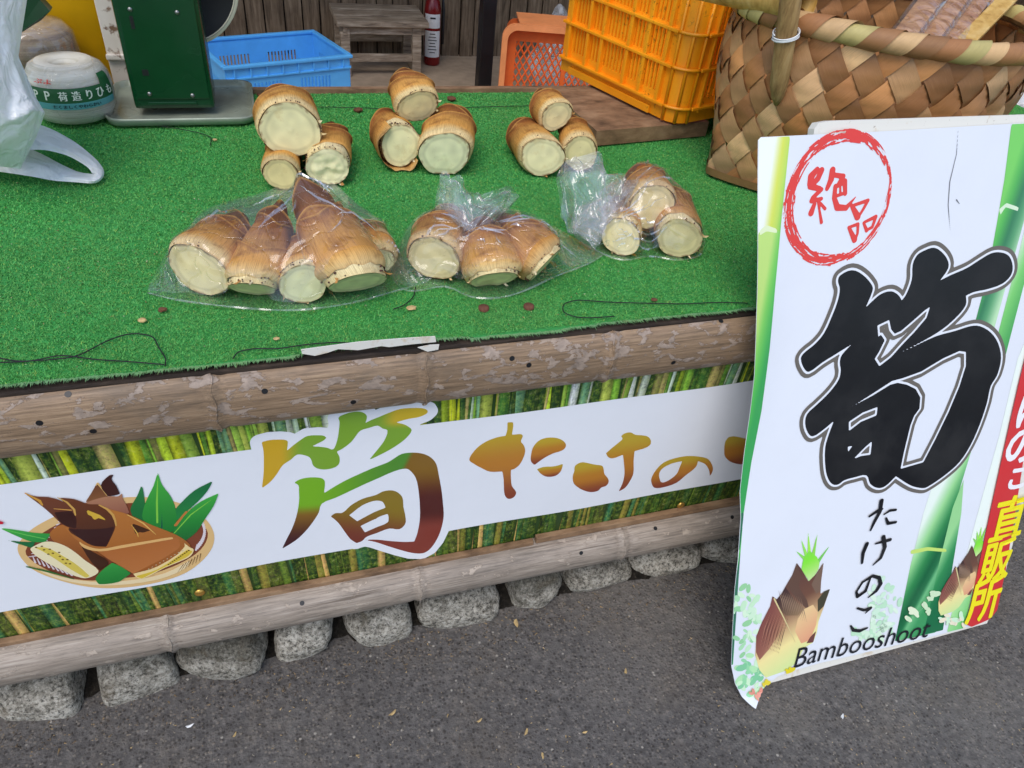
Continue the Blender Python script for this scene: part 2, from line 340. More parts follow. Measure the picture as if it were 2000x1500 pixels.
# ------------------------------------------------------------------ flat print: outlines -> thin meshes on a surface
def sdf_polys(X, Y, polys):
    """signed distance (negative inside, even-odd) of points to closed outlines"""
    P = np.stack([X.ravel(), Y.ravel()], 1); d = np.full(len(P), 1e9); ins = np.zeros(len(P), bool)
    for poly in polys:
        a = np.asarray(poly, float); b = np.roll(a, -1, 0)
        for p, q in zip(a, b):
            e = q - p; w = P - p; l = e @ e + 1e-18
            t = np.clip((w @ e) / l, 0, 1); d = np.minimum(d, np.hypot(*(w - t[:, None] * e).T))
            c = (p[1] > P[:, 1]) != (q[1] > P[:, 1])
            if c.any():
                xi = p[0] + (P[:, 1] - p[1]) * (e[0] / (e[1] if abs(e[1]) > 1e-15 else 1e-15)); ins ^= c & (P[:, 0] < xi)
    return np.where(ins, -d, d).reshape(X.shape)
def sdf_strokes(X, Y, strokes):
    P = np.stack([X.ravel(), Y.ravel()], 1); d = np.full(len(P), 1e9)
    for pts, rad in strokes:
        a = np.asarray(pts, float); rad = np.broadcast_to(np.asarray(rad, float), (len(a),))
        for k in range(len(a) - 1):
            e = a[k + 1] - a[k]; w = P - a[k]; t = np.clip((w @ e) / (e @ e + 1e-18), 0, 1)
            d = np.minimum(d, np.hypot(*(w - t[:, None] * e).T) - (rad[k] * (1 - t) + rad[k + 1] * t))
    return d.reshape(X.shape)
def smooth_poly(pts, n=3):
    """Catmull-Rom through the outline, corners softened a little"""
    p = np.asarray(pts, float); m = len(p); out = []
    for i in range(m):
        a, b, c, d = p[i - 1], p[i], p[(i + 1) % m], p[(i + 2) % m]
        def ang(u, v): 
            u = u / (np.linalg.norm(u) + 1e-12); v = v / (np.linalg.norm(v) + 1e-12); return u @ v
        tb = (c - a) * 0.5 if ang(b - a, c - b) > 0.35 else (c - b) * 0.7
        tc = (d - b) * 0.5 if ang(c - b, d - c) > 0.35 else (c - b) * 0.7
        s = np.linalg.norm(c - b); tb = tb / (np.linalg.norm(tb) + 1e-12) * s; tc = tc / (np.linalg.norm(tc) + 1e-12) * s
        for k in range(n):
            t = k / n; out.append((2*t**3-3*t**2+1)*b + (t**3-2*t**2+t)*tb + (-2*t**3+3*t**2)*c + (t**3-t**2)*tc)
    return np.array(out)
def field_mesh(xs, ys, Fv):
    """marching squares: the region where Fv < 0, as 2-D verts and faces"""
    nx, ny = len(xs), len(ys); ins = Fv < 0
    vid = -np.ones((ny, nx), int); V = []; ev = {}; faces = []
    jj, ii = np.nonzero(ins); vid[jj, ii] = np.arange(len(jj)); V = [(xs[i], ys[j]) for j, i in zip(jj, ii)]
    c = ins[:-1, :-1].astype(int) + ins[:-1, 1:] + ins[1:, :-1] + ins[1:, 1:]
    for j, i in zip(*np.nonzero(c == 4)): faces.append((vid[j, i], vid[j, i+1], vid[j+1, i+1], vid[j+1, i]))
    def edge(a, b):
        k = (a, b) if a < b else (b, a)
        if k not in ev:
            fa, fb = Fv[k[0]], Fv[k[1]]; t = min(max(fa / (fa - fb), 0.02), 0.98)
            ev[k] = len(V); V.append((xs[k[0][1]] * (1-t) + xs[k[1][1]] * t, ys[k[0][0]] * (1-t) + ys[k[1][0]] * t))
        return ev[k]
    for j, i in zip(*np.nonzero((c > 0) & (c < 4))):
        q = [(j, i), (j, i+1), (j+1, i+1), (j+1, i)]; s = [ins[p] for p in q]
        if c[j, i] == 2 and s[0] == s[2]:
            for k in range(4):
                if s[k]: faces.append((vid[q[k]], edge(q[k], q[(k+1) % 4]), edge(q[k-1], q[k])))
            continue
        poly = []
        for k in range(4):
            if s[k]: poly.append(vid[q[k]])
            if s[k] != s[(k+1) % 4]: poly.append(edge(q[k], q[(k+1) % 4]))
        faces.append(tuple(poly))
    return np.array(V), faces
def print_field(name, fn, box, cell, place, layer, colour, parent, mat=None, label=None):
    """fn(X,Y)->field; place(u,v,layer)->world; colour: rgb or fn(u,v)->Nx3 sRGB"""
    xs = np.arange(box[0], box[2] + cell, cell); ys = np.arange(box[1], box[3] + cell, cell)
    X, Y = np.meshgrid(xs, ys); V, f = field_mesh(xs, ys, fn(X, Y))
    if len(V) == 0: return None
    cols = lin(colour(V[:, 0], V[:, 1])) if callable(colour) else np.tile(lin(colour), (len(V), 1))
    o = mesh(name, place(V[:, 0], V[:, 1], layer), f, mat or M['print'], parent, cols=cols)
    if label: o['label'] = label
    return o
def bbox(polys, pad):
    a = np.concatenate([np.asarray(p)[:, :2] for p in polys]); return (a[:, 0].min() - pad, a[:, 1].min() - pad, a[:, 0].max() + pad, a[:, 1].max() + pad)
def print_polys(name, polys, place, layer, colour, parent, cell=0.0025, grow=0.0, mat=None):
    return print_field(name, lambda X, Y: sdf_polys(X, Y, polys) - grow, bbox(polys, cell * 2 + grow), cell, place, layer, colour, parent, mat)
class Inked:
    """many flat coloured pieces of one illustration, each a hair above the last, in one mesh"""
    def __init__(s, place, cell, layer0, step=0.00006): s.place = place; s.cell = cell; s.l = layer0; s.st = step; s.v = []; s.f = []; s.c = []
    def poly(s, pts, colour, polys=None):
        ps = polys or [pts]; b = bbox(ps, s.cell * 2)
        return s.field(lambda X, Y: sdf_polys(X, Y, ps), b, colour)
    def strokes(s, st, colour):
        b = bbox([p for p, r in st], s.cell * 2 + max(np.max(r) for p, r in st)); return s.field(lambda X, Y: sdf_strokes(X, Y, st), b, colour)
    def field(s, fn, box, colour):
        xs = np.arange(box[0], box[2] + s.cell, s.cell); ys = np.arange(box[1], box[3] + s.cell, s.cell)
        V, f = field_mesh(xs, ys, fn(*np.meshgrid(xs, ys)))
        if len(V) == 0: return
        n = len(s.v); s.v += list(s.place(V[:, 0], V[:, 1], s.l)); s.f += [tuple(i + n for i in q) for q in f]
        s.c += list(lin(colour(V[:, 0], V[:, 1])) if callable(colour) else np.tile(lin(colour), (len(V), 1))); s.l += s.st
    def raw(s, V, f, colour):
        V = np.asarray(V); n = len(s.v); s.v += list(s.place(V[:, 0], V[:, 1], s.l)); s.f += [tuple(i + n for i in q) for q in f]; s.c += [lin(colour)] * len(V); s.l += s.st
    def build(s, name, parent, mat=None): return mesh(name, s.v, s.f, mat or M['print'], parent, cols=s.c)
def text2d(body):
    """glyph outlines of the built-in font as 2-D triangles, unit-ish size, centred"""
    cu = bpy.data.curves.new('t', 'FONT'); cu.body = body; cu.size = 1; cu.resolution_u = 3
    o = bpy.data.objects.new('t', cu); COL.objects.link(o); dg = bpy.context.evaluated_depsgraph_get(); dg.update()
    me = o.evaluated_get(dg).to_mesh(); V = np.array([v.co[:2] for v in me.vertices]); f = [tuple(p.vertices) for p in me.polygons]
    bpy.data.objects.remove(o); bpy.data.curves.remove(cu)
    lo, hi = V.min(0), V.max(0); return V - (lo + hi) / 2, f, hi - lo

# ------------------------------------------------------------------ ground, shed
def sheet(name, x0, x1, y0, y1, z, mat, n=2):
    xs = np.linspace(x0, x1, n); ys = np.linspace(y0, y1, n)
    return mesh(name, [(x, y, z) for y in ys for x in xs], grid_faces(n, n), mat)
tag(sheet('asphalt_ground', -120, 120, -120, 120, 0.0, M['asphalt']), 'dark worn asphalt in front of the stall', 'asphalt', kind='structure')
tag(sheet('shed_floor', -3.2, 5.2, 1.0, 4.9, 0.004, M['concrete']), 'bare concrete floor of the shed behind the stall', 'floor', kind='structure')

WY = 4.72
wall = tag(empty('plank_wall', (1.0, WY, 0)), 'grey weathered plank wall at the back of the shed', 'wall')
x = -3.0; k = 0
while x < 5.0:
    w = random.uniform(0.085, 0.125); d = random.uniform(-0.006, 0.006)
    b = MB().box((x + w / 2 - 1.0, d, 1.36), (w - 0.008, 0.02, 2.72), bev=0.002).build('plank', M['plank'], wall); x += w
MB().box((0, 0.04, 1.36), (8, 0.03, 2.72)).build('backing', M['darkwood'], wall)
shed = tag(empty('shed', (1.0, 3.0, 0)), 'unseen shed roof and added side walls that shade the back of the stall', 'shed', kind='structure')
MB().box((0, 0.80, 2.75), (8.6, 2.2, 0.06)).build('roof', M['roof'], shed)  # out of view; its extent is set by the shade wanted inside
MB().box((-4.2, 1.0, 1.36), (0.05, 1.8, 2.72)).build('side_wall', M['plank'], shed)  # both side walls are out of view, added to darken the interior
MB().box((4.2, 1.0, 1.36), (0.05, 1.8, 2.72)).build('side_wall', M['plank'], shed)
p0 = onZ(942, 180, 0.004)
tag(MB().box((0, 0, 1.355), (0.075, 0.075, 2.71), bev=0.006).build('steel_post', M['black'], loc=None), 'black square steel post standing on the shed floor', 'post').location = (1.2, 4.0, 0.004)

# ------------------------------------------------------------------ stall
stall = tag(empty('market_stall', (0.5, YF, 0)), 'wooden market stall counter edged with split bamboo rails', 'stall')
SL = np.array([0.5, YF, 0])
XL, XR = -1.3, 2.3
def st(mb, name, mat, smooth=False):
    o = mesh(name, np.array(mb.v) - SL, mb.f, mat, stall, smooth); return o
st(MB().box(((XL + XR) / 2, YF + 0.545, ZT - 0.028), (XR - XL, 1.05, 0.03)), 'counter_top', M['darkwood'])
st(MB().box(((XL + XR) / 2, YF + 0.005, ZT - 0.026), (XR - XL, 0.028, 0.030), bev=0.003), 'edge_board', M['darkwood'])
st(MB().box(((XL + XR) / 2, YF + 0.021, 0.42), (XR - XL, 0.02, 0.60)), 'front_panel', M['darkwood'])
st(MB().box(((XL + XR) / 2, YF + 1.06, ZT - 0.02), (XR - XL, 0.02, 0.05)), 'back_edge_board', M['board'])
for lx in (-1.2, 0.5, 2.2):
    st(MB().box((lx, YF + 0.09, 0.35), (0.07, 0.07, 0.70)), 'leg', M['darkwood']); st(MB().box((lx, YF + 1.0, 0.35), (0.07, 0.07, 0.70)), 'leg', M['darkwood'])
def rail(z0, z1, depth, nodes, lip, mat, holes, wob):
    """a split bamboo culm along x between heights z0 (low) and z1 (high)"""
    xs = np.unique(np.concatenate([np.linspace(XL, XR, 130)] + [np.linspace(n - 0.03, n + 0.03, 15) for n in nodes]))
    zc, hz = (z0 + z1) / 2, (z1 - z0) / 2; na = 19; V = []
    for x in xs:
        dn = min(abs(x - n) for n in nodes); b = 0.0022 * math.exp(-(dn / 0.007) ** 2) - 0.0014 * math.exp(-((dn - 0.012) / 0.006) ** 2)
        w = wob * fbm((x * 2.3, z0 * 9, 0.0), 3)
        seg = sum(1 for n in nodes if n < x); hh = hz + 0.0012 * math.sin(seg * 2.1) + b
        ring = [(YF + 0.012, zc + hh - 0.001 + w * 0.4), (YF - 0.004 - lip * 0.2, zc + hh + w * 0.4)]
        for i in range(na):
            a = math.pi * 0.5 * 0.96 * (1 - 2 * i / (na - 1))
            ring.append((YF - lip - (depth + b) * math.cos(a) ** 0.8, zc + (hh - lip * 0.25) * math.sin(a) + w * 0.5))
        ring.append((YF + 0.008, zc - hh))
        V += [(x, y, z) for y, z in ring]
    n = na + 3; f = [(j * n + i, (j + 1) * n + i, (j + 1) * n + i + 1, j * n + i + 1) for j in range(len(xs) - 1) for i in range(n - 1)]
    o = mesh('bamboo_rail', np.array(V) - SL, f, mat, stall, True)
    for nx in nodes:      # the raised ring at each node
        mb = MB(); pts = []
        for i in range(15):
            a = math.pi * 0.5 * 0.95 * (1 - 2 * i / 14); pts.append((nx + 0.002 * math.sin(i * 1.3), YF - lip - (depth + 0.0022) * math.cos(a) ** 0.8, zc + (hz + 0.001) * math.sin(a)))
        mb.tube(pts, 0.0014, 6); mesh('node_ring', np.array(mb.v) - SL, mb.f, mat, o, True)
    bv = BVHTree.FromPolygons([Vector(q) for q in V], f)
    for hx, hy in holes:  # screw holes with a dark countersink
        rr0 = Vector(ray(hx, hy)).normalized(); hit = bv.ray_cast(Vector(CPOS), rr0)
        if hit[0] is None: continue
        nn0 = hit[1] if hit[1].dot(rr0) < 0 else -hit[1]; e1 = nn0.orthogonal().normalized(); e2 = nn0.cross(e1); p = hit[0] + nn0 * 0.0004
        v = [p] + [p + (e1 * math.cos(2 * math.pi * k / 12) + e2 * math.sin(2 * math.pi * k / 12)) * 0.0043 for k in range(12)]
        mesh('screw_hole', np.array([tuple(q) for q in v]) - SL, [(0, 1 + k, 1 + (k + 1) % 12) for k in range(12)], M['black'], o)
    return o
zA1, zA0 = CAMZ - 0.771 * 0.85, CAMZ - 0.888 * 0.85
zB1, zB0 = CAMZ - 1.372 * 0.85, CAMZ - 1.473 * 0.85
xn = lambda px, py: float(onY(px, py, YF - 0.02)[0])
rail(zA0, zA1, 0.022, [xn(420, 785), xn(832, 730), xn(1193, 690), -0.72, 1.12, 1.5, 1.9], 0.006, M['rail'], [(133, 770), (77, 826), (182, 842), (517, 764), (690, 785), (1000, 700), (1033, 713), (1408, 627), (1315, 708)], 0.004)
rail(zB0, zB1, 0.040, [xn(331, 1226), xn(818, 1132), xn(1211, 1060), -0.75, 1.2, 1.6, 2.0], 0.004, M['rail2'], [(590, 1178), (1135, 1080), (1280, 1032), (1430, 1010)], 0.003)
# thin brown batten under the banner, and the torn white tape left on the counter edge
bt = MB()
for a, b, z in ((-1.3, 0.42, -0.007), (0.425, 2.3, 0.002)): bt.box(((a + b) / 2, YF - 0.004, zB1 + 0.007 + z), (b - a, 0.012, 0.016), bev=0.002)
st(bt, 'batten', M['board'])
def tape_piece(pts):
    q = np.array([onY(px, py, YF - 0.0125) for px, py in pts]); n = len(q); w = q + np.array([0, 0.0012, 0])
    mb = MB().add(np.concatenate([q, w]), [tuple(range(n))[::-1], tuple(range(n, 2 * n))] + [(i, (i + 1) % n, n + (i + 1) % n, n + i) for i in range(n)])
    st(mb, 'torn_tape', M['backboard'])
tape_piece([(588, 683), (640, 676), (700, 668), (760, 663), (800, 660), (850, 657), (852, 668), (800, 673), (760, 678), (745, 676), (700, 684), (660, 682), (640, 689), (615, 695), (590, 691)])
tape_piece([(816, 679), (840, 674), (858, 673), (856, 683), (835, 687)])

# ------------------------------------------------------------------ stone edging and soil
edging = tag(empty('stone_edging', (0.3, 0.86, 0)), 'row of rounded grey stones set along the foot of the stall', 'stone edging')
EL = np.array([0.3, 0.86, 0])
n = 60; ys = [0.845, 0.90, 1.0, 1.3]; V = []
for j, y in enumerate(ys):
    for x in np.linspace(-1.4, 2.4, n * 3): V.append((x, y + 0.012 * fbm((x * 9, j, 1)), (0.001, 0.012, 0.03, 0.04)[j] + 0.012 * fbm((x * 14, j * 3.3, 7))))
mesh('soil_bed', np.array(V) - EL, grid_faces(n * 3, 4), M['soil'], edging, True)
STONES = [  # left, right at ground in photo px; contact line; top height; how far back
    (-690, -480, 1535, .085, 0), (-460, -250, 1490, .09, 0), (-230, -24, 1440, .080, 0), (-16, 166, 1402, .088, 0), (188, 343, 1382, .100, .0), (346, 530, 1330, .092, -.004), (544, 660, 1287, .096, 0), (680, 812, 1277, .084, 0), (826, 990, 1242, .078, .002), (1002, 1106, 1198, .084, .004),
    (1114, 1242, 1166, .064, .006), (1248, 1386, 1142, .058, .014), (1388, 1480, 1120, .066, .012), (1490, 1640, 1090, .07, .02), (1650, 1800, 1060, .07, .02)]
for i, (a, b, y, h, back) in enumerate(STONES):
    ya = y + 0.5 * (b - a) * 0.19; yb = y - 0.5 * (b - a) * 0.19
    pa, pb = onZ(a, ya, 0.0), onZ(b, yb, 0.0); c = (pa + pb) / 2; w = np.linalg.norm(pb - pa)
    c[1] = 0.822 + back; dep = 0.120 + random.uniform(-.01, .02)
    v, f = ICO3; rs0 = np.random.default_rng(i + 40); NR = rs0.normal(size=(9, 3)); NR /= np.linalg.norm(NR, axis=1)[:, None]; NR = np.concatenate([NR, np.eye(3), -np.eye(3)]); DK = np.concatenate([rs0.uniform(.98, 1.30, 9), np.ones(6)]); out = []
    for q in v:      # softly faceted boulder: a smooth minimum over random planes
        r = (np.maximum(NR @ q / DK, 0) ** 9).sum() ** (-1 / 9)
        s = q * r * (1 + 0.05 * fbm(q * 1.6 + i * 7.7, 2) + 0.03 * fbm(q * 5.0 + i * 3.1, 3) + 0.012 * fbm(q * 14 + i, 3))
        s[0] *= 1 - 0.16 * max(s[2], 0); s[1] = s[1] * (1 - 0.30 * max(s[2], 0))
        out.append((s[0] * w * .50, s[1] * dep * .5, s[2] * h * .62 + h * .38))
    out = np.array(out) @ rotz(random.uniform(-.16, .16)).T + np.array([c[0], c[1] + dep * .5, 0])
    mesh('stone', out - EL, f, M['stone'], edging, True)

# ------------------------------------------------------------------ turf mat
TX0, TX1, TY0, TY1 = -1.28, 2.28, YF, YF + 1.045
mat_o = tag(empty('turf_mat', (0.5, 1.37, ZT)), 'bright green artificial turf mat spread over the stall counter', 'turf mat')
TL = np.array([0.5, 1.37, ZT])
def edge_y(x): return TY0 - 0.004 + 0.006 * fbm((x * 4.1, 0.3, 0), 3) + 0.003 * fbm((x * 22, 2.3, 0), 2) + (0.006 if 0.02 < x < 0.26 else 0)
nx, ny = 200, 40; V = []
for j in range(ny):
    for i in range(nx):
        x = TX0 + (TX1 - TX0) * i / (nx - 1); y = edge_y(x) + (TY1 - edge_y(x)) * j / (ny - 1); V.append((x, y, ZT - 0.0042 + 0.0006 * fbm((x * 5, y * 5, 0), 2)))
M['turfback'] = m_plain('turf_backing', (56, 146, 68), 0.9, 0.15, 200)
mesh('backing', np.array(V) - TL, grid_faces(nx, ny), M['turfback'], mat_o)
VX0, VX1 = -1.27, 2.27      # pile where the photograph can show it
N = 860000
X = RNG.uniform(VX0, VX1, N); t = RNG.random(N); Y = TY0 + (TY1 - TY0) * (0.45 * t + 0.55 * t * t)
ey = np.array([edge_y(x) for x in np.linspace(VX0, VX1, 1500)]); EY = np.interp(X, np.linspace(VX0, VX1, 1500), ey); keep = Y > EY; X, Y = X[keep], Y[keep]
xe = RNG.uniform(VX0, VX1, 13000); X = np.concatenate([X, xe]); Y = np.concatenate([Y, np.interp(xe, np.linspace(VX0, VX1, 1500), ey) + RNG.random(13000) * 0.003]); fr_ = np.concatenate([np.zeros(keep.sum()), np.ones(13000)])
N = len(X); sc = 0.75 + 0.55 * (Y - TY0)
h = RNG.uniform(0.0018, 0.0032, N); w = RNG.uniform(0.0007, 0.0011, N) * sc; a = RNG.uniform(0, math.pi, N); lx = RNG.normal(0, 0.0022, N) ; ly = RNG.normal(-0.001, 0.0028, N) - fr_ * RNG.uniform(0.002, 0.008, N); h = h * (1 - 0.75 * fr_)
Zb = np.full(N, ZT - 0.0038); base = np.stack([X, Y, Zb], 1); dx = np.stack([np.cos(a) * w, np.sin(a) * w, np.zeros(N)], 1)
top = base + np.stack([lx, ly, h], 1)
V = np.empty((N * 3, 3)); V[0::3] = base - dx; V[1::3] = base + dx; V[2::3] = top
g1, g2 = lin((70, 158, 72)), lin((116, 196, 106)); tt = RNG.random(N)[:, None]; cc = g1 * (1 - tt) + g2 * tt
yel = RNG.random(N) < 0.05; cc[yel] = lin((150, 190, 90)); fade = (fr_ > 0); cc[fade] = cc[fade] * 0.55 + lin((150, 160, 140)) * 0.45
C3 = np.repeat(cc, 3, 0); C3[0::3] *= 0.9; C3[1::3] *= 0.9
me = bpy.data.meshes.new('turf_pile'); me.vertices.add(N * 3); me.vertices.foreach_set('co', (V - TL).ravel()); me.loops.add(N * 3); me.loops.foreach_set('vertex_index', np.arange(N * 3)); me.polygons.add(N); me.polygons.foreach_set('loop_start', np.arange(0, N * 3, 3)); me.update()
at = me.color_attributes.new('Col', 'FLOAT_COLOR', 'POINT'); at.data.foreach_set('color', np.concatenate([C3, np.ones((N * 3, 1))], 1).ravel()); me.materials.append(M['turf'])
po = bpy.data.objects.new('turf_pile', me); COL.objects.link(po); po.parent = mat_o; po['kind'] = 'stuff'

# ------------------------------------------------------------------ banner on the stall front
YB = YF + 0.004
bz0, bz1 = zB1 + 0.004, zA0 + 0.03
banner = tag(empty('banner', (0.3, YB, 0.2)), 'long printed vinyl banner with bamboo grove border, basket picture and large character', 'banner')
BL = np.array([0.3, YB, 0.2])
def place_b(u, v, layer):
    """u = x, v = z; the vinyl waves a little between its tacks"""
    u = np.asarray(u, float); v = np.asarray(v, float); wv = 0.0022 * np.sin(u * 7.0 + 0.6) * np.sin((v - bz0) / (bz1 - bz0) * math.pi) + 0.0012 * np.sin(u * 17 + v * 9)
    return np.stack([u, YB - layer + wv, v], -1) - BL
def uvb(px, py): p = onY(px, py, YB); return (p[0], p[2])
BX0, BX1 = -1.2, 1.9
xs = np.linspace(BX0, BX1, 300); zs = np.linspace(bz0, bz1, 24); XX, ZZ = np.meshgrid(xs, zs)
mesh('vinyl_sheet', place_b(XX.ravel(), ZZ.ravel(), 0.0), grid_faces(300, 24), M['print'], banner, cols=np.tile(lin((40, 66, 26)), (300 * 24, 1)))
# printed bamboo grove: one slim coloured piece per stalk, above and below the white band
wt = [uvb(0, 943), uvb(733, 845), uvb(1460, 742)]; wb = [uvb(0, 1193), uvb(700, 1070), uvb(1440, 936)]
zt_w = float(np.mean([p[1] for p in wt])); zb_w = float(np.mean([p[1] for p in wb]))
PAL_T = [(52, 100, 44), (86, 136, 50), (120, 168, 56), (172, 194, 48), (208, 212, 40), (220, 226, 204), (186, 206, 180), (132, 120, 72), (176, 154, 96), (40, 72, 40), (30, 54, 32), (104, 150, 114), (150, 184, 72), (196, 206, 90)]
PAL_B = [(26, 60, 34), (34, 84, 50), (20, 44, 26), (52, 84, 36), (84, 104, 40), (140, 120, 54), (196, 150, 92), (16, 30, 20), (40, 100, 70), (70, 70, 36), (30, 56, 30), (12, 26, 18)]
def grove(name, z0, z1, pal, dens):
    v = []; f = []; c = []; x = BX0; rs = random.Random(int(z0 * 9000)); lay = 0.0003
    items = []
    while x < BX1:
        w = rs.choice([0.004, 0.006, 0.009, 0.013, 0.02]) * rs.uniform(.7, 1.3); items.append((x, w)); x += w * rs.uniform(.55, 1.0)
    rs.shuffle(items)
    for k, (x, w) in enumerate(items):
        sl = (x - 0.45) * 0.10 + rs.uniform(-.05, .05); hh = z1 - z0; col = np.array(rs.choice(pal)) * rs.uniform(.8, 1.15); n = len(v); l = 0.0003 + 0.00008 * (k % 9)
        u = np.array([x - w / 2, x - w * .15, x + w / 2] * 2); vv = np.array([z0] * 3 + [z1] * 3); u[3:] += sl * hh
        v += list(place_b(u, vv, l)); f += [(n, n + 1, n + 4, n + 3), (n + 1, n + 2, n + 5, n + 4)]
        for s in (0.55, 1.18, 0.7, 0.55, 1.18, 0.7): c.append(lin(np.clip(col * s, 0, 255)))
    return mesh(name, v, f, M['photo'], banner, cols=c)
grove('printed_grove', zt_w - 0.004, bz1, PAL_T, 1); grove('printed_grove', bz0, zb_w + 0.004, PAL_B, 1)
K1 = lambda pts: [uvb(460 + a / 4, 740 + b / 4) for a, b in pts]
g_top = K1([(203,485),(260,470),(340,465),(395,470),(408,485),(400,555),(440,520),(500,475),(560,440),(640,435),(690,440),(708,455),(690,475),(640,500),(595,522),(660,525),(720,535),(750,548),(770,540),(795,470),(808,390),(812,330),(805,298),(850,275),(910,258),(970,255),(1010,270),(1027,295),(1015,345),(1060,322),(1130,295),(1200,265),(1290,235),(1370,228),(1450,228),(1490,238),(1502,258),(1480,280),(1430,300),(1350,315),(1250,343),(1310,355),(1350,375),(1377,405),(1340,460),(1280,510),(1200,560),(1120,600),(1043,635),(1080,590),(1130,530),(1165,480),(1188,405),(1150,390),(1110,367),(1040,385),(975,405),(930,460),(900,495),(840,540),(790,565),(812,610),(808,660),(770,690),(700,703),(640,695),(605,670),(592,630),(575,605),(530,588),(480,585),(430,625),(370,665),(320,740),(270,800),(205,850),(215,770),(220,690),(218,560)])
g_wrap = K1([(457,805),(500,780),(560,766),(640,765),(680,775),(698,800),(690,890),(760,845),(860,790),(960,745),(1080,695),(1190,655),(1240,625),(1300,590),(1390,580),(1470,590),(1530,620),(1570,670),(1590,760),(1610,870),(1622,980),(1626,1080),(1600,1190),(1560,1270),(1510,1330),(1460,1355),(1380,1352),(1290,1330),(1190,1300),(1090,1268),(1005,1252),(1100,1250),(1220,1262),(1330,1268),(1395,1265),(1420,1200),(1440,1090),(1440,980),(1430,870),(1410,780),(1370,725),(1330,705),(1240,725),(1120,775),(1000,825),(880,880),(780,925),(675,970),(650,1040),(600,1120),(540,1195),(470,1260),(362,1328),(400,1250),(440,1170),(475,1070),(495,960),(495,870),(490,825)])
g_sun = [K1([(742,1070),(780,1045),(835,1042),(900,985),(990,935),(1100,905),(1150,880),(1220,872),(1270,890),(1305,930),(1312,1000),(1328,1080),(1325,1130),(1280,1170),(1200,1165),(1100,1200),(1020,1230),(990,1260),(945,1278),(900,1250),(860,1200),(810,1130),(775,1095)]),
         K1([(887,1062),(990,985),(1080,952),(1140,955),(1160,975),(1172,1005),(1080,1040),(950,1108)]), K1([(975,1145),(1090,1090),(1075,1105),(1120,1075),(1190,1052),(1195,1085),(1185,1120),(1100,1155),(1010,1195)])]
ko = np.array(uvb(460, 740)); ku = (np.array(uvb(960, 740)) - ko) / 2000.0; kv = (np.array(uvb(460, 1115)) - ko) / 1500.0; KI = np.linalg.inv(np.stack([ku, kv], 1))
def kback(u, v): q = (np.stack([u, v], 1) - ko) @ KI.T; return q[:, 0], q[:, 1]
def mixc(a, b, t): t = np.asarray(t)[:, None]; return np.asarray(a, float) * (1 - t) + np.asarray(b, float) * t
def c_top(u, v):
    a, b = kback(u, v); c = mixc((206, 164, 40), (126, 166, 52), smoothstep(330, 520, a)); t = smoothstep(1080, 1260, a) * smoothstep(370, 300, b)
    c = c * (1 - t[:, None]) + np.array((206, 176, 48)) * t[:, None]; return c
def c_wrap(u, v):
    a, b = kback(u, v); g = mixc((122, 178, 40), (84, 142, 52), smoothstep(600, 1350, a)); br = mixc((138, 100, 40), (66, 30, 36), smoothstep(980, 1300, b)); g = np.where((a < 720)[:, None], g * (1 - smoothstep(930, 1040, b)[:, None]) + br * smoothstep(930, 1040, b)[:, None], g)
    r1 = mixc((134, 98, 36), (84, 36, 32), smoothstep(680, 980, b)); r1 = r1 * (1 - smoothstep(1080, 1240, b)[:, None]) + np.array((132, 58, 46)) * smoothstep(1080, 1240, b)[:, None]
    t = (smoothstep(1380, 1440, a + (b - 640) * .35) * (a > 1250)); t = np.maximum(t, b > 1050) * (a > 900); return g * (1 - t[:, None]) + r1 * t[:, None]
def c_sun(u, v): a, b = kback(u, v); return mixc((140, 116, 40), (118, 54, 40), smoothstep(900, 1220, b + (600 - a) * .15))
band = [(BX0, zt_w), (BX1, zt_w), (BX1, zb_w), (BX0, zb_w)]
def halo_f(X, Y):
    d = np.minimum(np.minimum(sdf_polys(X, Y, [g_top]), sdf_polys(X, Y, [g_wrap])), sdf_polys(X, Y, [g_sun[0]])) - 0.0165; return d
WHITE = (234, 235, 238)
kb = bbox([g_top, g_wrap], 0.03)
mesh('white_band', place_b(*[a.ravel() for a in np.meshgrid(np.linspace(BX0, BX1, 240), np.linspace(zb_w, zt_w, 12))], 0.0014), grid_faces(240, 12), M['print'], banner, cols=np.tile(lin(WHITE), (240 * 12, 1)))
print_field('white_halo', halo_f, kb, 0.003, place_b, 0.0016, WHITE, banner)
lt = empty('lettering', (0, 0, 0)); lt.parent = banner; lt['label'] = 'large brush character shading from gold and green to brown'
S1 = lambda p: smooth_poly(p, 3)
print_polys('character_stroke', [S1(g_top)], place_b, 0.00175, c_top, lt, 0.0022); print_polys('character_stroke', [S1(g_wrap)], place_b, 0.00175, c_wrap, lt, 0.0022); print_polys('character_stroke', [S1(p) for p in g_sun], place_b, 0.00175, c_sun, lt, 0.0020)
K2 = lambda pts: [uvb(880 + a / 3.2258, 700 + b / 3.2258) for a, b in pts]
